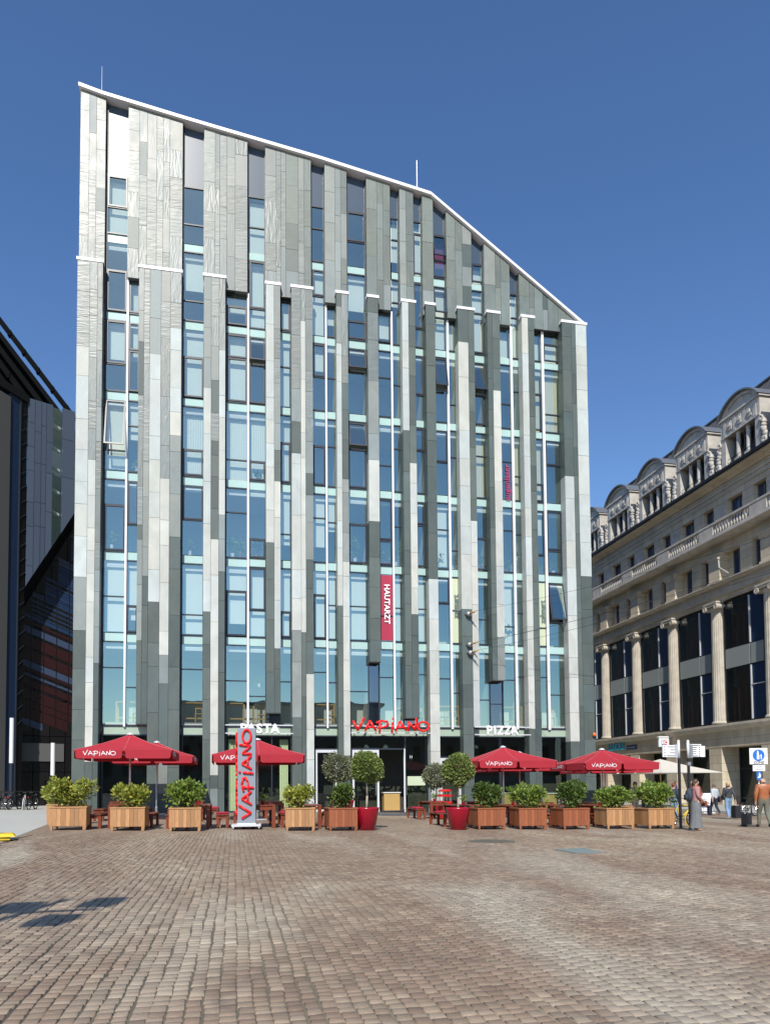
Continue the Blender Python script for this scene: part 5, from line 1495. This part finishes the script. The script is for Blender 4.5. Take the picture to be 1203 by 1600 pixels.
# ---------------------------------------------------------------- street furniture on the right
def boards(e, z0, z1, x0, x1, lines, rev=False):
    m = MB(); m.box(x0, x1, -.02, .02, z0, z1); b = m.build('direction_board', 'letter_white', e)
    m = MB()
    for k in range(lines):
        z = z1 - (k + .6) * (z1 - z0) / lines
        L = (x1 - x0) * random.Random(k * 7 + int(x0 * 10)).uniform(.35, .62)
        m.box((x1 - .06 - L) if not rev else x0 + .06, (x1 - .06) if not rev else x0 + .06 + L, -.024, -.0205, z - .012, z + .012)
        xa = x0 + .05 if not rev else x1 - .1
        m.box(xa, xa + .05, -.024, -.0205, z - .015, z + .015)
    m.build('line_of_text', 'black_metal', b)
for (x, y, lab, dx, lines, rev) in ((15.08, 22.62, 'black signpost with white direction boards pointing left', -1, 4, False), (15.42, 22.58, 'black signpost with grey direction boards pointing right', 1, 6, True)):
    e = empty('signpost', (x, y, gz(x)), lab, 'signpost', 'black signposts beside the yellow bicycle')
    m = MB(); m.tube((0, 0, 0), (0, 0, 2.45), .05, 12); m.build('post', 'black_metal', e)
    m = MB(); m.tube((0, 0, 2.45), (0, 0, 3.02), .048, 12); m.ball((0, 0, 3.03), .05, .05, .06); m.build('post_top', 'alu', e, True)
    if dx < 0:
        boards(e, 2.49, 2.9, -.62, -.06, lines)
        q = MB(); q.box(-.16, -.05, -.03, .03, 2.47, 2.92); q.build('clamp', 'sign_grey', e)
    else:
        q = MB(); q.box(.05, .16, -.035, .03, 2.46, 2.92); q.build('clamp', 'grey_metal', e)
        boards(e, 2.5, 2.94, .08, .5, lines, True)
        q = MB(); q.box(.45, .68, .03, .06, 2.5, 2.88); q.build('direction_board', 'letter_white', e)
        q = MB(); q.box(-.06, .06, -.06, .06, 2.2, 2.32); q.build('clamp', 'grey_metal', e)
e = empty('zone_sign', (27.25, 33.84, gz(27.25)), 'pedestrian zone sign on a stickered pole by the kerb', 'traffic sign', rot=-.25)
m = MB(); m.tube((0, 0, 0), (0, 0, 3.6), .04, 12); m.build('pole', 'grey_metal', e)
m = MB()
for k in range(7): m.tube((0, 0, .6 + k * .18), (0, 0, .66 + k * .18), .042, 12)
m.build('sticker', 'letter_white', e)
m = MB(); m.box(-.47, .47, -.07, -.045, 2.72, 3.58); b = m.build('zone_board', 'letter_white', e, bevel=.01)
m = MB(); m.tube((0, -.072, 3.2), (0, -.078, 3.2), .31, 28); m.build('blue_disc', 'blue_paint', b)
m = MB(); y = -.08
m.ball((-.04, y, 3.4), .04, .006, .045); m.box(-.09, .01, y - .004, y + .002, 3.16, 3.35); m.box(-.1, -.04, y - .004, y + .002, 2.98, 3.16); m.box(-.02, .03, y - .004, y + .002, 2.98, 3.18)
m.ball((.13, y, 3.22), .03, .006, .03); m.box(.1, .16, y - .004, y + .002, 3.08, 3.19); m.box(.1, .125, y - .004, y + .002, 2.98, 3.08); m.box(.135, .16, y - .004, y + .002, 2.98, 3.08); m.box(.0, .11, y - .004, y + .002, 3.16, 3.19)
m.build('pictogram', 'letter_white', b)
text_mesh('ZONE', .2, 'lettering', 'black_metal', b, .006, .003, frame((0, -.075, 2.81), (1, 0, 0), (0, 0, 1)))
m = MB(); m.box(-.32, .32, -.07, -.045, 2.36, 2.67); b = m.build('bicycle_board', 'letter_white', e, bevel=.006)
m = MB()
for x in (-.09, .09): m.ring((x, -.074, 2.55), (0, 1, 0), .06, .008, 16, 4)
m.path([(-.09, -.074, 2.55), (-.02, -.074, 2.63), (.06, -.074, 2.62), (.09, -.074, 2.55)], .007, 4); m.box(-.22, .22, -.074, -.071, 2.42, 2.45)
m.build('pictogram', 'grey_metal', b)
m = MB(); m.box(-.13, .13, -.07, -.045, 1.9, 2.32); b = m.build('blue_plate', 'blue_paint', e)
m = MB(); m.box(-.08, .05, -.076, -.0705, 2.0, 2.06); m.box(-.02, .08, -.076, -.0705, 2.06, 2.2); m.ball((.02, -.073, 2.24), .03, .004, .03); m.build('pictogram', 'letter_white', b)
for (x, y, h, lab) in ((-13.35, 48.2, 6.3, 'taller white lit tube lamp post by the parked bicycles'), (-10.75, 47.2, 4.5, 'shorter grey tube lamp post close to the slate building')):
    e = empty('tube_lamp', (x, y, gz(x)), lab, 'lamp post', 'tube lamp posts before the dark building')
    m = MB(); m.tube((0, 0, 0), (0, 0, h * .43), .11, 14); m.build('post', 'frame_metal', e)
    m = MB(); m.tube((0, 0, h * .43), (0, 0, h * .87), .125, 16); m.build('tube', 'white_metal', e)
# sandwich board at the left margin
e = empty('sandwich_board', (-6.08, 19.35, gz(-6.1)), 'yellow framed sandwich board standing on a yellow foot at the left margin', 'sign board', rot=.25)
m = MB()
for s in (-1, 1): m.box(s * .4 - .03, s * .4 + .03, -.02, .02, .18, 1.15)
m.box(-.37, .37, -.02, .02, .18, .25); m.box(-.37, .37, -.02, .02, 1.08, 1.15); m.build('frame', 'yellow_paint', e)
m = MB(); m.box(-.37, .37, -.01, .01, .25, 1.08); m.build('poster', 'pot_red', e)
m = MB(); m.hexa([(-.6, -.35, .1), (.82, -.35, .1), (.82, .35, .1), (-.6, .35, .1), (-.55, -.28, .17), (.75, -.28, .17), (.75, .28, .17), (-.55, .28, .17)]); m.box(-.4, .7, -.3, .3, .02, .1); m.build('foot', 'yellow_paint', e)
e = empty('sandwich_board', (26.6, 37.3, gz(26.6)), 'white sandwich board behind the two walking women', 'sign board', rot=-.3)
m = MB(); m.box(-.3, .3, -.03, .0, .12, 1.15); m.build('panel', 'letter_white', e, bevel=.01)
m = MB(); m.box(-.34, .34, -.3, .3, 0, .08); m.build('foot', 'alu', e)
m = MB(); m.box(-.2, .2, -.04, -.031, .8, .84); m.box(-.2, .1, -.04, -.031, .65, .68); m.build('lettering', 'sign_grey', e)
# traffic post out of frame on the left: throws the shadow on the cobbles
e = empty('street_post', (-3.85, 2.3, gz(-3.8)), 'street post with two boards just outside the left margin, its shadow on the cobbles', 'signpost')
m = MB(); m.tube((0, 0, 0), (0, 0, 6.8), .06, 10); m.tube((0, 0, 5.95), (.7, 0, 6.05), .05, 8); m.build('post', 'grey_metal', e)
m = MB(); m.box(.35, .72, -.14, .14, 6.3, 6.75); m.build('board', 'black_metal', e)
m = MB(); m.box(.35, .72, -.14, .14, 5.25, 5.65); m.build('board', 'black_metal', e)
m = MB(); m.box(-.5, -.1, -.14, .14, 6.05, 6.55); m.build('board', 'black_metal', e)
# ---------------------------------------------------------------- bicycles
def bicycle(loc, rot, lab, fm, seed=0, lean=4, basket=False):
    e = empty('bicycle', loc, lab, 'bicycle', 'parked bicycles', rot=rot); e.rotation_euler = (R(lean), 0, rot)
    wr = .33
    for x in (-.52, .52):
        m = MB(); m.ring((x, 0, wr), (0, 1, 0), wr - .02, .022, 28, 6); wl = m.build('tyre', 'rubber', e, True)
        m = MB(); m.ring((x, 0, wr), (0, 1, 0), wr - .045, .009, 24, 4)
        m.tube((x, -.035, wr), (x, .035, wr), .025, 8)
        for k in range(14):
            a = 2 * math.pi * k / 14; m.tube((x, .02 * (-1) ** k, wr), (x + (wr - .05) * math.cos(a), 0, wr + (wr - .05) * math.sin(a)), .0028, 3)
        m.build('rim', 'chrome', wl)
        m = MB(); m.ring((x, 0, wr), (0, 1, 0), wr + .03, .02, 14, 4, a0=math.pi * (.75 if x < 0 else .55), a1=math.pi * (1.95 if x < 0 else 1.5)); m.build('mudguard', fm, wl)
    bb, st, hd, hd2 = (-.08, 0, .30), (-.22, 0, .80), (.33, 0, .82), (.36, 0, .70)
    m = MB()
    for a, b, r_ in ((bb, st, .018), (bb, hd2, .022), (st, (.335, 0, .80), .018), (hd, (.36, 0, .68), .022), ((-.52, .05, wr), bb, .011), ((-.52, -.05, wr), bb, .011), ((-.52, .05, wr), (-.2, 0, .74), .010), ((-.52, -.05, wr), (-.2, 0, .74), .010),
                     ((.36, .0, .68), (.45, .05, .5), .014), ((.45, .05, .5), (.52, .05, wr), .012), ((.36, 0, .68), (.45, -.05, .5), .014), ((.45, -.05, .5), (.52, -.05, wr), .012)):
        m.tube(a, b, r_, 8)
    m.build('frame', fm, e)
    m = MB(); m.tube(st, (-.25, 0, .92), .014, 8); m.hexa([(-.42, -.09, .92), (-.36, -.02, .92), (-.36, .02, .92), (-.42, .09, .92), (-.42, -.1, .97), (-.08, -.02, .97), (-.08, .02, .97), (-.42, .1, .97)]); m.build('saddle', 'rubber', e)
    m = MB(); m.tube(hd, (.30, 0, .98), .014, 8); m.path([(.12, -.3, 1.02), (.26, -.26, 1.03), (.32, -.06, .99), (.32, .06, .99), (.26, .26, 1.03), (.12, .3, 1.02)], .012, 6); m.build('handlebar', 'black_metal', e)
    m = MB(); m.ring((-.08, .05, .30), (0, 1, 0), .09, .008, 18, 4); m.tube((-.08, .07, .3), (.04, .07, .18), .01, 5); m.tube((-.08, -.07, .3), (-.2, -.07, .42), .01, 5); m.box(0, .09, .06, .14, .165, .185); m.box(-.25, -.16, -.14, -.06, .41, .43); m.build('crank', 'black_metal', e)
    m = MB(); m.box(-.72, -.30, -.07, .07, .71, .725); m.tube((-.55, .07, .71), (-.52, .05, wr), .007, 4); m.tube((-.55, -.07, .71), (-.52, -.05, wr), .007, 4); m.build('carrier', 'black_metal', e)
    m = MB(); m.lathe([(.02, 0), (.045, .03), (.045, .05)], (.42, 0, .80), 10); m.build('headlight', 'chrome', e)
    m = MB(); m.box(-.74, -.71, -.03, .03, .66, .7); m.build('tail_light', 'bin_red', e)
    if basket:
        m = MB()
        for k in range(5):
            z = .82 + k * .05; w_ = .15 + k * .012
            m.path([(.36, -w_, z), (.62, -w_, z), (.62, w_, z), (.36, w_, z), (.36, -w_, z)], .007, 4)
        for x in (.36, .45, .54, .62):
            for y in (-.17, .17): m.tube((x, y * .85, .82), (x, y * 1.12, 1.03), .006, 4)
        m.build('basket', 'black_metal', e)
    return e
bicycle((15.6, 23.35, gz(15.5)), R(8), 'yellow bicycle leaning by the two black signposts', 'yellow_paint', basket=True)
bicycle((25.9, 33.0, gz(26)), R(14), 'black bicycle parked at the pole of the pedestrian zone sign', 'black_metal')
bk = [(-12.7, 43.4, 80, 'black_metal', 'dark bicycle cut by the left margin, front wheel towards us', True), (-12.25, 43.6, 95, 'grey_metal', 'grey bicycle second from the left margin before the dark building', True), (-11.85, 43.5, 78, 'black_metal', 'black bicycle third from the left margin before the dark building', False),
      (-11.35, 43.4, 100, 'white_metal', 'white framed bicycle with blue front wheel hub in the left row', False), (-11.0, 43.7, 85, 'black_metal', 'black bicycle at the right end of the left row', False), (-10.0, 46.4, 95, 'black_metal', 'black bicycle with red rear light near the shorter tube lamp', True), (-9.4, 46.2, 60, 'navy_paint', 'navy bicycle turned sideways behind the leftmost shrub', False)]
for x, y, a, m_, lab, bs in bk: bicycle((x, y, gz(x)), R(a), lab, m_, basket=bs)

# ---------------------------------------------------------------- people
mat('skin', (.50, .30, .22), .5, var=.05); mat('hair_brown', (.06, .032, .018), .5, var=.3, ns=30); mat('hair_grey', (.12, .10, .085), .6, var=.3, ns=30); mat('hair_blond', (.46, .34, .17), .5, var=.25, ns=30); mat('hair_red', (.16, .05, .025), .5, var=.3, ns=30)
mat('jeans_light', (.20, .31, .46), .8, var=.2, ns=8, bump=.2, bs=10); mat('jeans_dark', (.018, .026, .05), .8, var=.2, ns=8, bump=.2, bs=10); mat('skirt_grey', (.17, .18, .185), .85, var=.2, ns=8, bump=.3, bs=7)
mat('blouse_pink', (.40, .20, .20), .8, var=.1, ns=8, bump=.25, bs=9); mat('leather_tan', (.36, .12, .045), .45, var=.2, ns=7, bump=.4, bs=9); mat('leather_black', (.05, .055, .06), .4, var=.25, ns=7, bump=.4, bs=9); mat('knit_grey', (.46, .50, .54), .85, var=.1, ns=9, bump=.3, bs=9)
mat('cargo_olive', (.15, .15, .11), .85, var=.2, ns=8, bump=.3, bs=9); mat('white_shirt', (.72, .70, .66), .8, bump=.25, bs=9); mat('green_shirt', (.015, .24, .09), .8, var=.1, bump=.25, bs=9); mat('beige_coat', (.40, .33, .24), .85, var=.15, bump=.25, bs=9); mat('bag_black', (.014, .015, .018), .5); mat('bag_navy', (.035, .05, .075), .7, var=.2, bump=.2); mat('bag_brown', (.20, .05, .03), .4); mat('scarf_rust', (.30, .075, .035), .85, var=.6, ns=9, bump=.5, bs=12); mat('shoe_tan', (.42, .25, .16), .5)
def skin_mesh(verts, edges, rads, root, levels=2):
    me = bpy.data.meshes.new('t'); me.from_pydata(verts, edges, [])
    o = bpy.data.objects.new('t', me); COL.objects.link(o)
    o.modifiers.new('s', 'SKIN'); sv = me.skin_vertices[0].data
    for i, r_ in enumerate(rads):
        sv[i].radius = r_ if isinstance(r_, tuple) else (r_, r_); sv[i].use_root = i == root
    sb_ = o.modifiers.new('u', 'SUBSURF'); sb_.levels = levels
    dg = bpy.context.evaluated_depsgraph_get()
    out = bpy.data.meshes.new_from_object(o.evaluated_get(dg))
    bpy.data.objects.remove(o); bpy.data.meshes.remove(me)
    return out
def person(loc, rot, lab, h, pose, zones, hair, hairlong=False, slim=1., group=None):
    """pose: joints in metres for a 1.70 m figure facing -y (x: its left); zones: list of (material, test(x, y, z, j))"""
    e = empty('person', loc, lab, 'person', group, rot)
    k = h / 1.7
    J_ = dict(pelvis=(0, 0, .93), waist=(0, .01, 1.08), chest=(0, .01, 1.26), upper=(0, .015, 1.38), neck=(0, .01, 1.465), head0=(0, -.005, 1.53), head=(0, -.01, 1.60), crown=(0, .0, 1.665),
              lhip=(.09, 0, .90), rhip=(-.09, 0, .90), lknee=(.10, -.02, .49), rknee=(-.10, -.02, .49), lank=(.10, .02, .085), rank=(-.10, .02, .085), ltoe=(.115, -.14, .035), rtoe=(-.115, -.14, .035),
              lsh=(.165, .01, 1.40), rsh=(-.165, .01, 1.40), lel=(.22, .03, 1.13), rel=(-.22, .03, 1.13), lwr=(.23, -.05, .90), rwr=(-.23, -.05, .90))
    J_.update(pose)
    RD = dict(pelvis=(.175 * slim, .14), waist=(.155 * slim, .125), chest=(.175 * slim, .135), upper=(.155, .10), neck=.058, head0=(.07, .08), head=(.082, .10), crown=(.06, .07), lhip=.11 * slim, rhip=.11 * slim, lknee=.078, rknee=.078, lank=.056, rank=.056, ltoe=.045, rtoe=.045, lsh=.082 * slim, rsh=.082 * slim, lel=.06 * slim, rel=.06 * slim, lwr=.036, rwr=.036)
    names = list(J_)
    V = [Vector(J_[n]) * k for n in names]; RR = [RD[n] for n in names]
    RR = [tuple(c * k for c in r_) if isinstance(r_, tuple) else r_ * k for r_ in RR]
    ix = {n: i for i, n in enumerate(names)}
    E = [(ix[a], ix[b]) for a, b in (('pelvis', 'waist'), ('waist', 'chest'), ('chest', 'upper'), ('upper', 'neck'), ('neck', 'head0'), ('head0', 'head'), ('head', 'crown'), ('pelvis', 'lhip'), ('pelvis', 'rhip'), ('lhip', 'lknee'), ('rhip', 'rknee'), ('lknee', 'lank'), ('rknee', 'rank'), ('lank', 'ltoe'), ('rank', 'rtoe'), ('upper', 'lsh'), ('upper', 'rsh'), ('lsh', 'lel'), ('rsh', 'rel'), ('lel', 'lwr'), ('rel', 'rwr'))]
    hd = V[ix['head']]
    # nose, ears
    for p, r_ in (((0, -.115, -.005), .012), ((.09, .01, 0), .014), ((-.09, .01, 0), .014)):
        V.append(hd + Vector(p) * k); RR.append(r_ * k); E.append((ix['head'], len(V) - 1))
    for s in ('l', 'r'):
        wv = V[ix[s + 'wr']]; d = (wv - V[ix[s + 'el']]).normalized(); sx = 1 if s == 'l' else -1
        side = d.cross(Vector((sx, 0, 0))).normalized() if abs(d.x) < .9 else Vector((0, 1, 0))
        palm = wv + d * .075 * k; V.append(palm); RR.append((.034 * k, .02 * k)); pi_ = len(V) - 1; E.append((ix[s + 'wr'], pi_))
        for f in range(4):
            off = side * ((f - 1.5) * .021 * k); L = (.078, .09, .084, .065)[f] * k
            a = palm + off + d * .03 * k; b = a + d * L * .5 + Vector((-sx * .008, 0, 0)); c = b + (d * .8 + Vector((-sx * .5, 0, 0))).normalized() * L * .5
            n0 = len(V); V += [a, b, c]; RR += [.0095 * k, .0088 * k, .0075 * k]; E += [(pi_, n0), (n0, n0 + 1), (n0 + 1, n0 + 2)]
        a = wv + d * .03 * k - side * .03 * k; b = a + (d - side * .6).normalized() * .05 * k; n0 = len(V); V += [a, b]; RR += [.011 * k, .009 * k]; E += [(ix[s + 'wr'], n0), (n0, n0 + 1)]
    me = skin_mesh([tuple(v) for v in V], E, RR, ix['pelvis'])
    me.name = 'body'
    segs = [(a, b, V[a], V[b]) for a, b in E]
    mats_ = []
    for z in zones:
        if z not in mats_: mats_.append(z)
    for z in mats_.copy() if False else []: pass
    zl = ['skin', 'skin', 'skin', 'skin']
    top, legs, shoes, sleeves = zones['top'], zones['legs'], zones['shoes'], zones.get('sleeve', 'long')
    ml = ['skin', top, legs, shoes]
    for q in ml: me.materials.append(MATS[q])
    legj = {ix[n] for n in ('lhip', 'rhip', 'lknee', 'rknee', 'lank', 'rank')}; toe = {ix['ltoe'], ix['rtoe']}
    arm = {ix[n] for n in ('lel', 'rel', 'lsh', 'rsh')}; tor = {ix[n] for n in ('waist', 'chest', 'upper')}
    for p in me.polygons:
        p.use_smooth = True
        c = p.center; best = None
        for a, b, va, vb in segs:
            d = vb - va; t = max(0, min(1, (c - va).dot(d) / max(1e-9, d.length_squared))); dist = (va + d * t - c).length
            if best is None or dist < best[0]: best = (dist, a, b, t)
        _, a, b, t = best
        mi = 0
        if a in toe or b in toe: mi = 3
        elif a in legj or b in legj: mi = 2
        elif b in (ix['lwr'], ix['rwr']): mi = 1 if (sleeves == 'long' and t < .93) or (sleeves == 'mid' and t < .35) else 0
        elif b in arm or a in arm: mi = 1
        elif b in tor or a in tor and b != ix['neck']: mi = 1 if c.z > zones.get('hem', .93) * k else 2
        elif a == ix['upper'] and b == ix['neck'] and t < .55: mi = 1
        elif c.z < 1.0 * k and a == ix['pelvis']: mi = 2
        p.material_index = mi
    o = bpy.data.objects.new('body', me); COL.objects.link(o); o.parent = e
    if hair:
        m = MB(); rg = random.Random(len(lab))
        hc = hd + Vector((0, .012, .022)) * k
        m.ball(tuple(hc), .092 * k, .108 * k, .10 * k, 16, 12)
        vs = []
        for v in m.v:   # cut the face free, add unevenness
            p = Vector(v); d = p - hc
            if d.y < -.045 * k and d.z < .045 * k: p = hc + Vector((d.x * .8, -.03 * k, d.z * .8))
            p += Vector((rg.uniform(-1, 1), rg.uniform(-1, 1), rg.uniform(-1, 1))) * .006 * k; vs.append(tuple(p))
        m.v = vs
        if hairlong:
            m.ball(tuple(hd + Vector((0, .085, -.06)) * k), .085 * k, .05 * k, .13 * k, 12, 8)
        m.build('hair', hair, e, True)
    m = MB()
    for sx in (-1, 1): m.ball(tuple(hd + Vector((sx * .032, -.09, .008)) * k), .012 * k, .006 * k, .007 * k, 8, 6)
    m.ball(tuple(hd + Vector((0, -.088, -.055)) * k), .024 * k, .007 * k, .006 * k, 8, 6)
    m.build('face', 'hair_brown', e)
    return e
# woman with scarf, standing, facing right
A = (14.97, 21.6, gz(14.97))
pe = person(A, R(78), 'woman in pink blouse and long grey skirt standing by the signposts, facing right', 1.70,
       dict(lel=(.23, .02, 1.13), lwr=(.15, -.2, .98), rel=(-.22, -.01, 1.13), rwr=(-.10, -.22, .97), head=(0, -.03, 1.6), head0=(0, -.012, 1.53), crown=(0, -.03, 1.665)),
       dict(top='blouse_pink', legs='skirt_grey', shoes='shoe_tan', sleeve='mid', hem=1.0), 'hair_brown', True, 1.15)
m = MB(); n = 28; vs = []
for z, rx, ry in ((1.04, .15, .13), (.92, .185, .155), (.7, .18, .16), (.45, .175, .17), (.2, .18, .20), (.1, .185, .22)):
    for i in range(n):
        t = 2 * math.pi * i / n; f = 1 + .06 * math.sin(t * 7) * (1.04 - z)
        vs.append((rx * f * math.cos(t), ry * f * math.sin(t), z))
m.add(vs, [(k * n + i, k * n + (i + 1) % n, (k + 1) * n + (i + 1) % n, (k + 1) * n + i) for k in range(5) for i in range(n)]); m.build('skirt', 'skirt_grey', pe, True)
m = MB()
for i in range(14):
    t = 2 * math.pi * i / 14; m.ball((.10 * math.cos(t), .09 * math.sin(t) - .02, 1.44 + .02 * math.sin(3 * t)), .05, .05, .045, 8, 6)
for s in (-1, 1):
    for i in range(7): m.ball((s * .07 + s * .01 * i, -.13 - .01 * math.sin(i), 1.4 - i * .075), .055, .03, .055, 8, 6)
m.build('scarf', 'scarf_rust', pe, True)
def prop(name, lab, cat, loc, rot, mtl, fn, **kw):
    m = MB(); fn(m); o = m.build(name, mtl, smooth=kw.get('smooth', False), bevel=kw.get('bevel', 0)); o.location = loc; o.rotation_euler = (0, 0, rot)
    return tag(o, lab, cat)
def at(base, rot, p):
    v = Matrix.Rotation(rot, 3, 'Z') @ Vector(p); return (base[0] + v.x, base[1] + v.y, base[2] + v.z)
prop('backpack', 'dark navy backpack on the back of the woman with the scarf', 'backpack', at(A, R(78), (0, .21, .98)), R(78), 'bag_navy', lambda m: (m.ball((0, 0, .2), .15, .11, .23, 12, 9), m.box(-.11, .11, .08, .13, .04, .22), m.path([(.09, -.06, .38), (.1, -.2, .44), (.1, -.3, .3), (.1, -.12, .06)], .014, 5), m.path([(-.09, -.06, .38), (-.1, -.2, .44), (-.1, -.3, .3), (-.1, -.12, .06)], .014, 5)), smooth=True)
prop('handbag', 'flat brown handbag held by the woman with the scarf', 'handbag', at(A, R(78), (.02, -.30, .82)), R(78), 'bag_brown', lambda m: (m.hexa([(-.16, -.05, 0), (.16, -.05, 0), (.16, .05, 0), (-.16, .05, 0), (-.15, -.02, .17), (.15, -.02, .17), (.15, .02, .17), (-.15, .02, .17)]), m.path([(-.1, 0, .17), (-.05, 0, .2), (.05, 0, .2), (.1, 0, .17)], .008, 5)), bevel=.015)
WALK = dict(lknee=(.10, -.14, .5), lank=(.10, -.16, .09), ltoe=(.115, -.33, .04), rknee=(-.09, .03, .49), rank=(-.09, .26, .15), rtoe=(-.10, .14, .04), lel=(.23, .1, 1.14), lwr=(.26, .12, .89), rel=(-.23, .02, 1.13), rwr=(-.27, -.13, .92))
WALK2 = dict(rknee=(-.10, -.12, .5), rank=(-.10, -.12, .09), rtoe=(-.115, -.29, .04), lknee=(.09, .02, .49), lank=(.09, .2, .13), ltoe=(.10, .07, .04), rel=(-.23, .1, 1.14), rwr=(-.27, .10, .89), lel=(.23, .0, 1.13), lwr=(.27, -.12, .92))
person((18.85, 23.2, gz(18.8)), R(165), 'bald man in tan leather jacket and olive trousers, walking away at the right margin', 1.82, dict(WALK, lsh=(.18, .01, 1.4), rsh=(-.18, .01, 1.4), lel=(.27, .06, 1.14), rel=(-.28, .0, 1.14), rwr=(-.29, -.10, .9), lwr=(.28, .04, .88)), dict(top='leather_tan', legs='cargo_olive', shoes='bag_black', hem=.90), None, slim=1.2)
Cc = (24.9, 34.3, gz(25))
person(Cc, R(190), 'grey haired woman in pale grey top and dark jeans, walking away', 1.64, WALK, dict(top='knit_grey', legs='jeans_dark', shoes='shoe_tan', sleeve='mid', hem=.93), 'hair_grey', slim=1.15)
prop('shoulder_bag', 'black shoulder bag of the woman in the pale grey top', 'handbag', at(Cc, R(190), (-.27, .08, .72)), R(190), 'bag_black', lambda m: (m.ball((0, 0, .12), .09, .16, .16, 12, 8), m.path([(0, -.1, .22), (.1, -.12, .66), (.12, 0, .7), (.1, .1, .64), (0, .12, .2)], .01, 5)), smooth=True)
Dd = (22.35, 29.8, gz(22.4))
person(Dd, R(172), 'blonde woman in black leather jacket and light blue jeans, walking away', 1.70, WALK2, dict(top='leather_black', legs='jeans_light', shoes='white_shirt', hem=.93), 'hair_blond', slim=1.1)
prop('shoulder_bag', 'black bag at the left hip of the blonde woman', 'handbag', at(Dd, R(172), (.27, .06, .9)), R(172), 'bag_black', lambda m: (m.ball((0, 0, .12), .08, .15, .13, 12, 8), m.path([(0, -.08, .2), (-.3, -.12, .52), (-.42, 0, .56), (-.3, .13, .5), (0, .1, .2)], .009, 5)), smooth=True)
prop('suitcase', 'black upright suitcase beside the blonde woman', 'suitcase', at(Dd, R(172), (-.42, -.12, 0)), R(172), 'bag_black', lambda m: (m.box(-.13, .13, -.2, .2, .05, .62), m.path([(0, -.14, .62), (0, -.14, .95), (0, .14, .95), (0, .14, .62)], .01, 5)), bevel=.03)
prop('luggage', 'dark trolley bag pulled along beside the man at the right margin', 'bag', (18.55, 23.75, gz(18.5)), R(20), 'bag_black', lambda m: (m.box(-.15, .15, -.12, .12, .08, .5), m.box(-.1, .1, -.135, -.12, .15, .4), m.tube((-.12, .1, .05), (.12, .1, .05), .05, 10), m.path([(-.1, .1, .5), (-.1, .14, .85), (.1, .14, .85), (.1, .1, .5)], .01, 5)), bevel=.03)
SIT = dict(pelvis=(0, 0, .50), waist=(0, .0, .65), chest=(0, -.02, .83), upper=(0, -.02, .95), neck=(0, -.03, 1.03), head0=(0, -.05, 1.1), head=(0, -.055, 1.17), crown=(0, -.045, 1.235), lhip=(.09, -.03, .5), rhip=(-.09, -.03, .5), lknee=(.11, -.42, .5), rknee=(-.11, -.42, .5), lank=(.11, -.40, .09), rank=(-.11, -.40, .09), ltoe=(.12, -.56, .04), rtoe=(-.12, -.56, .04), lsh=(.165, -.02, .965), rsh=(-.165, -.02, .965), lel=(.21, -.05, .72), rel=(-.21, -.05, .72), lwr=(.14, -.28, .68), rwr=(-.14, -.28, .68))
def cafe_chair(x, y, rot, lab):
    e = empty('cafe_chair', (x, y, gz(x) if x < 28 else zp0), lab, 'chair', 'grey cafe chairs', rot)
    m = MB(); m.box(-.22, .22, -.22, .22, .42, .45); m.build('seat', 'sign_grey', e)
    m = MB(); m.box(-.2, .2, .2, .22, .6, .85); m.build('backrest', 'sign_grey', e)
    for sx in (-1, 1):
        for sy_, hh in ((-1, .42), (1, .85)):
            m = MB(); m.tube((sx * .2, sy_ * .2, 0), (sx * .2, sy_ * .2, hh), .014, 6); m.build('leg', 'grey_metal', e)
def sitter(x, y, rot, lab, top, hair, legs='jeans_dark', long=True):
    cafe_chair(x, y, rot, 'grey cafe chair under ' + lab.split(',')[0].replace('seated ', 'the '))
    z = gz(x) if x < 28 else zp0
    person((x, y, z - .0), rot, lab, 1.66, SIT, dict(top=top, legs=legs, shoes='bag_black', hem=.55), hair, long)
sitter(24.0, 34.2, R(70), 'seated woman in white top, between the scarf woman and the walkers', 'white_shirt', 'hair_brown')
sitter(16.2, 34.0, R(30), 'seated woman in white, behind the right parasol pole', 'white_shirt', 'hair_brown')
STAND = {}
person((19.7, 28.6, gz(19.7)), R(150), 'person in bright green jacket standing behind the signposts', 1.72, STAND, dict(top='green_shirt', legs='jeans_dark', shoes='bag_black', hem=.9), 'hair_blond')
person((17.75, 30.0, gz(17.7)), R(200), 'person in beige coat standing behind the thin green shrub', 1.68, STAND, dict(top='beige_coat', legs='beige_coat', shoes='bag_black', hem=.75), 'hair_grey')
person((19.3, 29.4, gz(19.3)), R(120), 'red haired person in dark blue standing behind the rightmost shrub', 1.63, STAND, dict(top='bag_navy', legs='jeans_light', shoes='bag_black', hem=.9), 'hair_red')
person((20.3, 33.5, gz(20.3)), R(90), 'dark haired person in black behind the dark second row shrub', 1.62, STAND, dict(top='bag_black', legs='jeans_dark', shoes='bag_black', hem=.9), 'hair_brown')
person((34.0, 51.5, zp0), R(60), 'person in blue walking into the dark passage between the stone piers', 1.75, WALK, dict(top='navy_paint', legs='jeans_dark', shoes='bag_black', hem=.9), 'hair_brown')
